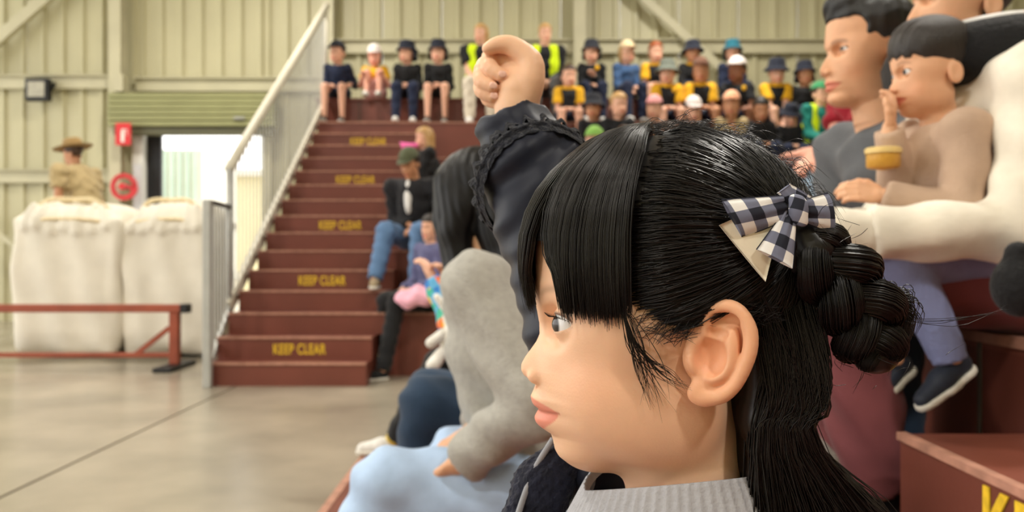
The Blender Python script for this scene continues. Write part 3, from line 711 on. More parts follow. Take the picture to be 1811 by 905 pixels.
    V, Q = S.mesh()
    link('shirt', new_mesh('shirt', V, Q), cloth(top), root)
    if yoke:
        for i in (0, 1):
            S = SDF(res); e = SH[i]+(EL[i]-SH[i])*.62; S.cap(B(lean*.9, (1-2*i)*.045, shz+.02), SH[i]+U*.004*H, .036*r, .050*r, k*.5); S.cap(SH[i], e, .051*r, .049*r, k*.5); d = EL[i]-SH[i]; S.cut(e, d); V, Q = S.mesh(); link('sleeve', new_mesh('sleeve', V, Q), cloth(yoke), root)
    if collar:
        rr = np.array([neck+U*.006*H+.047*H*(math.cos(t)*(F+U*-.25)+math.sin(t)*L) for t in np.linspace(0, 2*math.pi, 25)]); V, Fc = tube_np(rr, .017*H, 8, False); MB().add(V, Fc).build('collar', cloth(collar), root, smooth=True)
    if badge:
        c0 = chest+F*.080*H*wide+L*.045*H+U*.035*H; q = SDF(.006); q.ell(c0, (.03, .02, .035)); V, Q = q.mesh(); link('crest', new_mesh('crest', V, Q), cloth('school_gold'), root)
    if vest:
        for s in (1, -1):
            S = SDF(res); S.chain([P+U*.02*H+L*s*.05*H, chest+L*s*.045*H, B(lean*.95, s*.06, shz-.01)], (.078*r*wide, .077*r*wide, .060*r*wide), k)
            S.cut(P+L*s*.028*H, -L*s); S.cut(SH[0 if s > 0 else 1]-U*.0*H-L*s*.012*H, L*s+U*.1); S.cut(B(0, 0, .03), -U); V, Q = S.mesh(); link('vest_panel', new_mesh('vest_panel', V, Q), cloth(vest), root)
    # ---- bottoms
    S = SDF(res); S.ell(P, (.095*r, .095*r, .068*r), k)
    for i in (0, 1):
        if leg == 'long': S.chain([HP[i], KN[i], AN[i]], (.062*r, .048*r, .038*r), k); d = AN[i]-KN[i]; S.cut(AN[i], d, AN[i], .06*r)
        else:
            e = HP[i]+(KN[i]-HP[i])*.72; S.cap(HP[i], e, .064*r, .056*r, k); S.cut(e, KN[i]-HP[i], e+(KN[i]-HP[i])*.15, .09*r)
    if sit: S.cut((0, 0, 0.002), -U, (0, 0, -.1*H), .16*H)
    S.warp(folds(.003*H, int(H*1000+abs(O[0])*977)+5)); V, Q = S.mesh(); link('trousers' if leg == 'long' else 'shorts', new_mesh('trousers' if leg == 'long' else 'shorts', V, Q), cloth(bottom), root)
    # ---- shoes
    fy = foot_yaw or (0, 0)
    for i in (0, 1):
        ff = F*math.cos(R(fy[i]))+L*math.sin(R(fy[i])); ff[2] = 0
        if len(fy) > 2: ff = ff*math.cos(R(fy[2]))-U*math.sin(R(fy[2]))
        ff, fl, fu = basis(ff); fo = AN[i]-ff*.028*H-fu*.045*H
        for nm, me, mm in (('shoe', SHOE_UP, cloth(shoes)), ('sole', SHOE_SOLE, cloth('sole_white'))):
            o = link(nm, me, mm, root if nm == 'shoe' else sho, None, True)
            if nm == 'shoe': o.matrix_local = mat4(fo, ff, fl, fu, .158*H); sho = o
        if sock:
            d = KN[i]-AN[i]; d /= np.linalg.norm(d); V, Fc = tube_np([AN[i]-d*.01*H, AN[i]+d*.06*H], .031*H, 12); MB().add(V, Fc).build('sock', cloth(sock), root, smooth=True)
    # ---- head gear
    HM = mat4(HO, hf, hl, hu, hh)
    if hair:
        if hair not in HAIR: HAIR[hair] = hair_tmpl(hair)
        o = link('hair', HAIR[hair], hairm(hairc), root, None, True); o.matrix_local = HM
    if hat:
        if hat not in HATS: HATS[hat] = hat_tmpl(hat)
        o = link('hat', HATS[hat], cloth(hatm), root, None, True); o.matrix_local = HM
    if eyes_obj:
        for s in (1, -1):
            ex, ey, et, er = (1006, 566, 72, 31) if child else (1008, 547, 74, 28)
            loc = head_local(np.array([[ex, ey, s*et]], float))[0]; o = link('eye', EYE, M_EYE, root, None, True)
            o.matrix_local = HM @ Matrix.Translation(Vector(loc)) @ Matrix.Rotation(R(8*s), 4, 'Z') @ Matrix.Scale(er/588., 4)
    return dict(root=root, HM=HM, WR=WR, EL=EL, SH=SH, KN=KN, AN=AN, HO=HO, B=B, F=F, L=L, U=U, O=O, neck=neck)

for n_, c_ in dict(navy=(30, 38, 62), black_cloth=(26, 26, 28), school_black=(30, 31, 34), school_gold=(226, 172, 36), gold=(226, 172, 36), blue_jumper=(62, 90, 130), hivis=(206, 232, 24), jeans=(92, 122, 160), dark_jeans=(40, 58, 80),
                   grey_trousers=(86, 84, 84), white_shoe=(232, 230, 226), black_shoe=(30, 30, 32), sole_white=(220, 216, 206), pale_pink=(230, 180, 176), pink_cap=(224, 160, 160), white_cap=(236, 226, 222), peach_cap=(236, 176, 140),
                   teal_hat=(28, 92, 108), cream_cap=(222, 200, 160), charcoal_hat=(38, 40, 48), navy_hat=(28, 32, 46), olive_cap=(84, 88, 66), green_cap=(62, 140, 92), lime_cap=(126, 170, 80), khaki=(176, 156, 116),
                   khaki_hat=(150, 122, 78), purple_jacket=(92, 92, 128), brown_cap=(110, 76, 60), grey_hat=(110, 116, 106), teal_shirt=(30, 120, 108), cream_trousers=(206, 196, 178), red_shirt=(150, 28, 44), pale_jeans=(160, 186, 210),
                   light_jeans=(176, 200, 232), coat_black=(28, 28, 32), white_shirt=(226, 224, 222), hot_pink=(248, 110, 180), yellow_sock=(216, 186, 72), tan_boot=(146, 128, 100)).items(): cloth(n_, c_)
# ================================================================== the crowd on the far seating
def X_(px, d): return (px-CX)/FPX*d
BZ = 2.625+.395
def bench(px, label, d=11.02, **kw): return person(label, (X_(px, d), d, BZ), kw.pop('yaw', 0), drop=.395, group='people on the top bench', **kw)
KUP = dict(knees=[(.17, .06, .24), (.17, -.06, .24)], ankles=[(.20, .06, .045), (.20, -.06, .045)])
LAP = [(.17, .03, .10), (.18, -.02, .11)]
bench(600, 'boy in a navy jumper and dark cap beside the stair railing', H=1.42, top='navy', bottom='navy', leg='short', shoes='black_shoe', hat='cap', hatm='charcoal_hat', hyaw=-25, hands=[(.13, .13, .12), (.2, -.04, .1)])
bench(665, 'child in a pale cap with knees drawn up on the top bench', H=1.33, top='gold', sleeve='short', bottom='pale_pink', leg='short', shoes='white_shoe', hat='cap', hatm='white_cap', hair='bob', hpitch=12, hands=[(.2, .1, .2), (.2, -.1, .2)], skin_n='pink', **KUP)
bench(722, 'child in a black jumper, navy trousers and white shoes, head turned left', H=1.42, top='black_cloth', bottom='navy', hat='legion', hatm='navy_hat', hyaw=-32, hands=LAP)
bench(776, 'child in a black jumper and shorts with bare legs under a dark hat', H=1.44, top='black_cloth', bottom='black_cloth', leg='short', hat='legion', hatm='navy_hat', shoes='black_shoe', hyaw=-8, hands=LAP)
bench(852, 'blonde woman in a bright yellow vest behind the raised fist', H=1.78, child=False, top='black_cloth', sleeve='short', vest='hivis', bottom='cream_trousers', shoes='white_shoe', hair='long', hairc='blond', hyaw=-30, wide=1.05, neck_dz=.02, hands=[(.16, .12, .12), (.2, -.02, .1)])
bench(963, 'adult with thin hair in a dark jacket and open yellow vest', H=1.82, child=False, top='black_cloth', vest='hivis', bottom='grey_trousers', shoes='black_shoe', hair='crop', hairc='blond', hyaw=12, neck_dz=.01, hands=LAP)
bench(1045, 'child in a black crested jumper and navy bucket hat', H=1.44, top='black_cloth', bottom='navy', hat='legion', hatm='charcoal_hat', hyaw=-12, badge=True, hands=[(.12, .02, .20), (.2, -.02, .1)])
bench(1103, 'child in a blue jumper and cream cap on the top bench', H=1.42, top='blue_jumper', bottom='navy', hat='cap', hatm='cream_cap', hair='bob', hairc='blond', hyaw=12, yaw=-15, hands=[(.2, .04, .09), (.21, -.04, .06)])
bench(1157, 'red haired child in a black and gold polo without a hat', H=1.42, top='school_black', sleeve='short', yoke='gold', collar='gold', bottom='navy', leg='short', hairc='red', hyaw=5)
bench(1222, 'child in black under a black bucket hat on the top bench', H=1.43, top='black_cloth', bottom='navy', hat='bucket', hatm='navy_hat', hyaw=8, skin_n='tan', collar='gold')
bench(1292, 'child in a navy jumper and teal legionnaire hat', H=1.44, top='navy', bottom='navy', hat='legion', hatm='teal_hat', hyaw=-10)
def tier(px, k, label, back=.22, **kw):
    d = tier_y(k)+back; return person(label, (X_(px, d), d, tier_z(k)), kw.pop('yaw', 0), drop=.525, group='children on the lower rows', **kw)
POLO = dict(top='school_black', sleeve='short', yoke='gold', collar='gold', bottom='navy', leg='short', shoes='black_shoe')
KN_ = [(.27, .08, .09), (.27, -.08, .09)]
tier(1178, 5, 'tall child in a black and gold polo and grey brimmed hat', H=1.49, hat='bucket', hatm='grey_hat', hyaw=-20, badge=True, **POLO)
tier(1236, 5, 'child in a gold sleeved polo and brown cap', H=1.54, hat='cap', hatm='brown_cap', hyaw=-10, skin_n='tan', **POLO)
tier(1303, 5, 'dark skinned child in a pale pink cap and black polo', H=1.56, hat='cap', hatm='white_cap', hyaw=-35, skin_n='brown', yaw=10, top='school_black', sleeve='short', bottom='navy', leg='short', badge=True, hands=[(.22, .06, .1), (.24, -.05, .1)])
tier(1368, 5, 'child in a gold sleeved polo with both arms stretched down, hands clasped', H=1.52, hat='bucket', hatm='navy_hat', hpitch=8, hands=[(.20, .02, -.02), (.20, -.02, -.02)], **POLO)
tier(1418, 5, 'child in dark clothes half hidden beside the green cap', H=1.46, hat='legion', hatm='navy_hat', top='black_cloth', bottom='navy', skin_n='tan')
tier(1005, 5, 'bare headed child in a black and gold polo next to the raised hand', H=1.40, hairc='brown', hyaw=10, **POLO)
tier(1048, 4, 'child in a charcoal hat below the crested jumper', H=1.40, hat='bucket', hatm='charcoal_hat', top='black_cloth', bottom='navy', hyaw=-15, skin_n='tan')
tier(1090, 4, 'fair haired child in black leaning forward on the fourth tier', H=1.42, hairc='blond', top='school_black', bottom='navy', hyaw=15, lean=.12)
tier(1155, 4, 'child in a rose pink cap facing left', H=1.37, hat='cap', hatm='pink_cap', hyaw=-25, top='school_black', bottom='navy')
tier(1222, 4, 'child in a white and pink cap below the brown cap', H=1.35, hat='cap', hatm='white_cap', hpitch=15, top='black_cloth', bottom='navy')
tier(1290, 4, 'child in a peach cap holding an arm across the chest', H=1.46, hat='cap', hatm='peach_cap', hyaw=-20, top='khaki', sleeve='short', bottom='navy', skin_n='tan', hands=[(.12, .0, .24), (.2, -.02, .1)])
tier(1050, 3, 'child in a lime green cap just beyond the raised sleeve', H=1.46, hat='cap', hatm='lime_cap', top='navy', bottom='navy', hyaw=-15)
tier(1103, 3, 'brown haired child without a hat on the third tier', H=1.49, hairc='brown', hair='bob', top='school_black', bottom='navy', hyaw=-30, skin_n='pink')
tier(1136, 3, 'small blond child peeking over the black hair', H=1.49, hairc='blond', top='school_black', bottom='navy', back=.1)
tier(1182, 3, 'brown haired child facing left on the third tier', H=1.56, hairc='brown', top='black_cloth', bottom='navy', hyaw=-25, skin_n='pink')
tier(1440, 4, 'child in a green cap and bright yellow sash over a teal shirt', H=1.66, child=True, hs=.15, hat='cap', hatm='green_cap', top='teal_shirt', vest='hivis', bottom='black_cloth', hyaw=15, yaw=-12, skin_n='light')

tier(1340, 4, 'child in dark clothes below the clasped hands', H=1.36, hairc='dark', top='black_cloth', bottom='navy', skin_n='tan', hpitch=15)
tier(1392, 4, 'child in a navy hat looking down beside the yellow sash', H=1.2, hat='bucket', hatm='navy_hat', top='black_cloth', bottom='navy', hpitch=20)
tier(1240, 3, 'dark haired child just above the black hair', H=1.3, hairc='dark', top='black_cloth', bottom='navy', skin_n='tan')
tier(1315, 3, 'child in a navy cap sitting low behind the dark haired head', H=1.3, hat='cap', hatm='navy_hat', top='black_cloth', bottom='navy', skin_n='tan')
# ---- people beside the stairs
p = person('man in a black coat and olive cap sitting at the stair edge', (X_(745, 7.95), 7.95, tier_z(2)), 18, H=1.80, wide=1.14, child=False, top='coat_black', bottom='jeans', shoes='tan_boot', hat='cap', hatm='olive_cap', hairc='dark', skin_n='tan', lean=.10, hyaw=-5, hpitch=24,
           knees=[(.24, .10, .09), (.235, -.085, .095)], ankles=[(.29, .10, -.145), (.345, -.09, -.14)], hands=[(.17, .06, .12), (.15, .0, .13)], foot_yaw=(20, 25), res=.012, headres=10)
V, Q = SDF(.01).ell(p['B'](.075, -.005, .27)+p['F']*.125, (.042, .06, .16)).mesh(); link('white_shirt_front', new_mesh('white_shirt_front', V, Q), cloth('white_shirt'), p['root'])
person('long haired blonde girl with a hot pink horn above the olive cap', (X_(768, 8.95), 8.95, tier_z(3)), 70, H=1.50, child=True, hs=.15, top='black_cloth', bottom='navy', hair='long', hairc='blond', drop=.525, hands=[(.16, .03, .30), (.2, -.02, .1)], ankles=[(.28, .07, -.30), (.28, -.07, -.30)], headres=11)
o_ = W(729, 258, 8.8); r = thing('pink_toy_horn', 'hot pink toy horn held at the blonde girl\'s mouth', 'toy', o_); MB().tube([(.06, 0, .01), (-.02, 0, 0), (-.10, 0, -.03)], (.02, .03, .075), 14).build('horn', cloth('hot_pink'), r, smooth=True)
p = person('person in a hooded blue grey jacket and black trousers on the lowest tier', (X_(772, 7.28), 7.28, tier_z(1)), 52, H=1.60, child=False, top='purple_jacket', bottom='black_cloth', shoes='black_shoe', hair='short', hairc='dark', skin_n='fair', lean=.03, hyaw=20, drop=.525,
           knees=[(.27, .05, .07), (.25, -.10, .06)], ankles=[(.37, .08, -.28), (.25, -.10, -.28)], hands=[(.19, .04, .12), (.19, -.03, .12)], res=.012, headres=10)
S = SDF(14); S.ell((1210, 470, 0), (262, 232, 205), 0); S.cap((1240, 600, 0), (1260, 800, 0), 170, 150, 60); S.box((930, 590, 0), (150, 200, 150), 60, 40, neg=True); V, Q = S.mesh(); o = link('hood', new_mesh('hood', head_local(V), Q[:, ::-1]), cloth('purple_jacket'), p['root']); o.matrix_local = p['HM']
S = SDF(.012); c0 = W(748, 522, 6.9); S.ell((0, 0, 0), (.17, .12, .07), .03); S.ell((-.1, -.03, -.04), (.13, .1, .06), .05); S.ell((.14, .02, .03), (.1, .1, .08), .04); S.warp(lambda X, Y, Z: (X, Y, Z+.015*np.sin(X*40)+.012*np.sin(Y*50))); V, Q = S.mesh()
o = link('pink_blanket', new_mesh('pink_blanket', V, Q), cloth('pale_pink_cloth', (238, 176, 196)), None, tuple(c0)); tag(o, 'crumpled pale pink cloth on the lap of the hooded person', 'cloth')

# ---- stockman behind the bales
o = MB().box(-.6, .6, -.3, .5, 0, .36).box(-.62, .62, -.32, .52, .36, .40).build('timber_platform', mat('raw_timber', rgb(150, 120, 84), .8, 6, .2), None, (X_(152, 9.65), 9.65, 0)); tag(o, 'low timber platform behind the white bales under the man in the hat', 'platform')
person('man in a khaki shirt and wide brimmed hat walking behind the bales', (X_(152, 9.65), 9.65,   .40+.925), 104, H=1.90, child=False, sit=False, top='khaki', sleeve='short', bottom='khaki', shoes='tan_boot', hat='wide', hatm='khaki_hat', hairc='brown', skin_n='tan', lean=.07, hands=[(.1, .13, .02), (.02, -.15, .0)], res=.013, headres=11, hpitch=10, wide=1.35)
# ================================================================== people close by on the near seating
cloth('grey_knit', (166, 163, 156), bscale=220, bump=.5, nscale=60, namt=.10); cloth('tee_grey', (92, 94, 98)); cloth('beige_knit', (186, 158, 136), bscale=200); cloth('cream_fleece', (228, 220, 204), bump=.4, bscale=40)
cloth('mauve', (120, 66, 70), bump=.1); cloth('periwinkle', (132, 142, 186), bump=.4, bscale=120); cloth('navy_shoe', (40, 46, 60), rough=.5); cloth('gold_tin', (198, 148, 60), rough=.35); cloth('wool_grey', (142, 140, 138), bump=1., bscale=120, nscale=90, namt=.3)
# patterned sleeve: small coloured patches
m = bpy.data.materials.new('patchwork_cloth'); m.use_nodes = True; nt = m.node_tree; bs_ = nt.nodes['Principled BSDF']; bs_.inputs['Roughness'].default_value = .8
tc = nt.nodes.new('ShaderNodeTexCoord'); vo = nt.nodes.new('ShaderNodeTexVoronoi'); vo.inputs['Scale'].default_value = 26; cr = nt.nodes.new('ShaderNodeValToRGB'); cr.color_ramp.interpolation = 'CONSTANT'
cols = [(0, rgb(48, 120, 196)), (.22, rgb(240, 196, 40)), (.42, rgb(70, 176, 150)), (.6, rgb(236, 120, 60)), (.78, rgb(96, 170, 214))]
cr.color_ramp.elements[0].color = cols[0][1]; cr.color_ramp.elements[1].position = cols[1][0]; cr.color_ramp.elements[1].color = cols[1][1]
for p_, c_ in cols[2:]: e = cr.color_ramp.elements.new(p_); e.color = c_
sp = nt.nodes.new('ShaderNodeSeparateColor'); nt.links.new(tc.outputs['Object'], vo.inputs['Vector']); nt.links.new(vo.outputs['Color'], sp.inputs[0]); nt.links.new(sp.outputs[0], cr.inputs[0]); nt.links.new(cr.outputs[0], bs_.inputs['Base Color']); MATS['patchwork'] = m

T2, T3, T4 = .42, .85, 1.25
NR = .008
# -- woman in grey: long straight black hair
gw_ = person('woman in a grey jumper and light blue jeans with long black hair', (0.055, 1.86, T2), 98, H=1.58, child=False, skin_n='asian', top='grey_knit', bottom='light_jeans', shoes='white_shoe', hair=None, lean=.065, hyaw=-32, hpitch=16, res=NR, headres=8, eyes_obj=True,
       knees=[(.188, .075, .060), (.125, -.08, .06)], ankles=[(.27, .08, -.10), (.17, -.08, -.10)], hands=[(.085, .105, .105), (.10, -.05, .11)], bulk=1.12, wide=1.0)
M_HB = mat('hair_black_sheen', rgb(13, 11, 12), .48, 0, spec=.22)
S = SDF(9); S.ell((1190, 440, 0), (254, 214, 196), 0)
for s in (-1, 1): S.chain([(1150, 480, s*150), (1130, 700, s*165), (1110, 940, s*150), (1080, 1180, s*120)], (80, 82, 80, 45), 50)
for s in (-1, 1): S.chain([(1110, 400, s*130), (1060, 620, s*150), (1040, 880, s*150)], (75, 72, 60), 40)
S.chain([(1320, 500, 0), (1350, 760, 0), (1350, 1000, 0), (1340, 1200, 0)], (150, 150, 140, 80), 60); S.box((900, 640, 0), (170, 260, 120), 60, 30, neg=True)
for s in (-1, 1): S.ell((1200, 590, s*172), (85, 120, 58), 40)
S.warp(lambda A, B_, T: (A+3*np.sin(T*.13+A*.03), B_, T+3*np.sin(A*.12))); V, Q = S.mesh(); o = link('hair', new_mesh('hair', head_local(V), Q[:, ::-1]), M_HB, gw_['root']); o.matrix_local = gw_['HM']
# ribbed hem band
S = SDF(.008); S.ell(gw_['B'](0, 0, .07), (.135, .14, .05), 0); S.cut(gw_['B'](0, 0, .09), (0, 0, 1)); S.cut(gw_['B'](0, 0, .035), (0, 0, -1)); V, Q = S.mesh(); link('hem', new_mesh('hem', V, Q), cloth('grey_rib', (156, 153, 146), stretch=None), gw_['root'])
# -- person in dark jeans beyond her
person('person in dark blue jeans hidden beyond the woman in grey', (.12, 2.52, T2), 90, H=1.54, child=False, skin_n='fair', top='black_cloth', bottom='dark_jeans', shoes='black_shoe', hairc='dark', lean=.0, hyaw=10, knees=[(.235, .06, .105), (.24, -.07, .10)], ankles=[(.27, .06, -.10), (.24, -.07, -.10)], hands=[(.10, .09, .12), (.12, -.06, .12)], res=.012, headres=12)
# -- child with the white sneaker and patchwork sleeve
kb = person('child with a patchwork sleeve, black trousers, yellow sock and white sneaker', (.04, 3.40, T2), 90, H=1.36, child=True, hs=.165, skin_n='fair', top='patchwork', bottom='black_cloth', shoes='white_shoe', hairc='dark', hair='bob', lean=.05, sock='yellow_sock',
       knees=[(.235, .06, .11), (.22, -.07, .105)], ankles=[(.37, .0, -.112), (.20, -.07, -.112)], hands=[(.262, .02, .36), (.22, -.02, .34)], res=.011, headres=12, bulk=1.2)
# plush toy
c0 = W(806, 604, 3.2); r = thing('plush_toy', 'white and blue plush toy beside the grey sleeve', 'toy', c0); S = SDF(.007); S.ell((0, 0, 0), (.06, .05, .07), .02); S.ell((.0, 0, .09), (.05, .045, .045), .02)
for s in (-1, 1): S.cap((s*.03, -.02, .12), (s*.05-.02, -.02, .17), .018, .014, .01); S.cap((s*.05, -.03, -.04), (s*.07-.01, -.07, -.08), .024, .026, .01); S.cap((s*.05, -.02, .03), (s*.09, -.05, .0), .02, .02, .01)
V, Q = S.mesh(); link('body', new_mesh('body', V, Q), cloth('plush_white', (232, 228, 220), bump=.8, bscale=150), r); V, Q = SDF(.007).ell((.01, -.03, -.01), (.045, .035, .05)).mesh(); link('blue_bib', new_mesh('blue_bib', V, Q), cloth('plush_blue', (60, 130, 190)), r)

# -- man in the grey T-shirt
mn = person('man in a grey T-shirt with short black hair gazing left', (1.15, 1.95, T3), 82, H=1.72, child=False, skin_n='asian', top='tee_grey', sleeve='short', bottom='dark_jeans', shoes='black_shoe', hair=None, lean=.18, hyaw=-2, neck_dz=-.095, res=NR, headres=5, eyes_obj=True, drop=.43,
       knees=[(.26, .10, .07), (.25, -.10, .07)], ankles=[(.22, .08, -.205), (.20, -.08, -.205)], hands=[(.28, .10, .12), (.27, -.05, .12)], wide=1.04)
S = SDF(8); S.ell((1192, 405, 0), (248, 190, 186), 0); S.ell((1040, 300, 0), (110, 70, 120), 40); S.box((900, 600, 0), (178, 215, 300), 50, 18, neg=True)
for s in (-1, 1): S.box((1150, 650, s*195), (105, 130, 70), 30, 15, neg=True)
S.box((1250, 750, 0), (330, 140, 400), 30, 20, neg=True); S.warp(lambda A, B_, T: (A+3*np.sin(B_*.09+T*.06), B_+4*np.sin(A*.075+T*.05)*np.sin(T*.07), T+3*np.sin(A*.08))); V, Q = S.mesh(); o = link('hair', new_mesh('hair', head_local(V), Q[:, ::-1]), hairm('black'), mn['root']); o.matrix_local = mn['HM']

# -- woman in the cream hoodie with mauve trousers
wm = person('woman in a cream hoodie and mauve trousers holding the toddler', (1.035, 1.70, T3), 88, H=1.68, child=False, skin_n='asian', top='cream_fleece', bottom='mauve', shoes='black_shoe', hair='bun', hairc='dark', lean=.07, neck_dz=-.055, hyaw=2, res=NR, headres=7, eyes_obj=True,
       knees=[(.262, .06, .082), (.235, -.09, .08)], ankles=[(.215, .07, -.168), (.17, -.09, -.168)], hands=[(.262, .14, .112), (.262, -.0, .11)], bulk=.92, cuff=1.15, wide=1.1)
rr = [wm['neck']+.02*wm['U']+.115*(math.cos(t)*wm['F']*.9+math.sin(t)*wm['L']*1.15+.1*wm['U']*-math.cos(t)) for t in np.linspace(0, 2*math.pi, 29)]
V, Fc = tube_np(rr, .058, 12, False); MB().add(V, Fc).build('black_collar', cloth('black_fleece', (24, 24, 26), bump=.9, bscale=120), wm['root'], smooth=True)
rr = [p+.052*wm['U']+.02*(p-wm['neck']) for p in rr]; V, Fc = tube_np(rr, .012, 8, False); MB().add(V, Fc).build('white_trim', cloth('white_shirt'), wm['root'], smooth=True)
for i in (0, 1):
    d = wm['WR'][i]-wm['EL'][i]; d /= np.linalg.norm(d); S = SDF(.008); S.chain([wm['WR'][i]-d*.03, wm['WR'][i]+d*.05, wm['WR'][i]+d*.13], (.040, .042, .034), .02); V, Q = S.mesh(); link('cuff', new_mesh('cuff', V, Q), cloth('cream_fleece'), wm['root'])
# -- toddler
td = person('toddler in a beige jumper and blue leggings eating on the lap', (.845, 1.60, .95), 84, H=.90, child=True, hs=.205, sh=.55, skin_n='asian', top='beige_knit', bottom='periwinkle', shoes='navy_shoe', hair=None, lean=.05, hyaw=-4, hpitch=4, res=.006, headres=6, eyes_obj=True,
       knees=[(.20, .10, .055), (.18, -.06, .03)], ankles=[(.085, .105, -.145), (.165, .035, -.155)], hands=[(.215, .075, .175, (.2, .8, .4)), (.165, .015, .315, (-.8, .3, .3))], hand_q=[(.8, -.25, .15), (-.3, -.2, 1)], foot_yaw=(5, 10, 34), bulk=1.15, wide=1.05)
S = SDF(8); S.ell((1192, 425, 0), (254, 205, 192), 0); S.box((880, 690, 0), (172, 200, 300), 40, 25, neg=True)
for s in (-1, 1): S.box((1175, 690, s*200), (80, 130, 80), 30, 15, neg=True)
S.box((1250, 840, 0), (330, 150, 400), 30, 30, neg=True); S.warp(lambda A, B_, T: (A, B_+9*np.sin(T*.11)*np.clip((1120-A)/80, 0, 1)+5*np.sin(T*.27)*np.clip((1120-A)/80, 0, 1), T)); V, Q = S.mesh(); o = link('hair', new_mesh('hair', head_local(V), Q[:, ::-1]), hairm('dark'), td['root']); o.matrix_local = td['HM']
c0 = W(1562, 280, 1.53); r = thing('snack_tin', 'gold snack container in the toddler\'s hand', 'container', c0); MB().lathe([(.001, -.022), (.025, -.018), (.029, -.015), (.029, .010), (.027, .013)], 28).build('tub', cloth('gold_tin'), r, smooth=True); MB().lathe([(.031, .008), (.032, .016), (.029, .019), (.001, .020)], 28).build('lid', cloth('tin_lid', (226, 196, 128), rough=.3), r, smooth=True)
# black pouch with cords on the woman's lap
c0 = W(1806, 505, 1.33); r = thing('drawstring_pouch', 'small black pouch with cords beside the cream hoodie', 'pouch', c0); S = SDF(.006); S.ell((0, 0, 0), (.045, .04, .05), .02); S.ell((-.005, 0, .05), (.02, .02, .02), .01); V, Q = S.mesh(); link('bag', new_mesh('bag', V, Q), cloth('black_fleece'), r)
for s, dx in ((1, .02), (-1, .06)): V, Fc = tube_np(spline([(0, -.01, .06), (dx*.5, -.02, .10), (dx, -.02, .15)], 10), .0035, 6); MB().add(V, Fc).build('cord', M_DARK, r, smooth=True)
# woolly bag on the tier behind the girl
c0 = (.45, 1.34, T2); S = SDF(.008); S.ell((0, 0, .17), (.075, .08, .15), .03); S.box((0, 0, .1), (.08, .08, .10), .04, .03); S.warp(lambda X, Y, Z: (X+.004*np.sin(Z*90), Y+.004*np.sin(X*80), Z+.004*np.sin(Y*90+X*70))); V, Q = S.mesh(); o = link('woolly_bag', new_mesh('woolly_bag', V, Q), cloth('wool_grey'), None, c0); tag(o, 'fluffy grey bag glimpsed between the black hair and mauve trousers', 'bag')
# -- person in red beyond the man
person('person in a red shirt and pale jeans with arms resting on knees', (1.90, 4.25, T4), 90, H=1.70, child=False, skin_n='pink', top='red_shirt', sleeve='short', bottom='pale_jeans', shoes='white_shoe', hairc='brown', lean=.10, hyaw=0, knees=[(.27, .06, .06), (.26, -.08, .06)], ankles=[(.26, .06, -.19), (.25, -.08, -.19)], hands=[(.27, .03, .15), (.26, .06, .13)], res=.011, headres=11)
# ================================================================== the girl in front, modelled in local units (a back, b down, t towards her left), K metres per unit
GD = .55; K = GD/FPX; GO = np.array([.11, GD, T2])
def gloc(V):
    V = np.asarray(V, float); return np.stack([(V[..., 0]-CX)*K, GD-V[..., 2]*K, CAMZ-(V[..., 1]-CY)*K], -1)-GO
def G(px, py, t): s = 1-t/FPX; return np.array([CX+(px-CX)*s, CY+(py-CY)*s, t])
girl = thing('person', 'girl with black fringe and braid raising her fist, gingham bow in hair', 'person', GO)
M_GSKIN = mat('skin_girl', rgb(240, 194, 160), .46, 60, .03, .05, 700, spec=.4, tint=True, sss=.18)
M_HAIR = mat('hair_girl', rgb(17, 14, 14), .36, 0, spec=.45)
def gpart(name, V, Q, m, tint=None, flip=True, parent=None, kind=None, smooth=True):
    Q = np.asarray(Q) if not isinstance(Q, list) else Q
    if flip: Q = Q[:, ::-1] if isinstance(Q, np.ndarray) else [tuple(f)[::-1] for f in Q]
    o = link(name, new_mesh(name, gloc(V), Q, smooth, tint), m, parent or girl)
    if kind: o['kind'] = kind
    return o
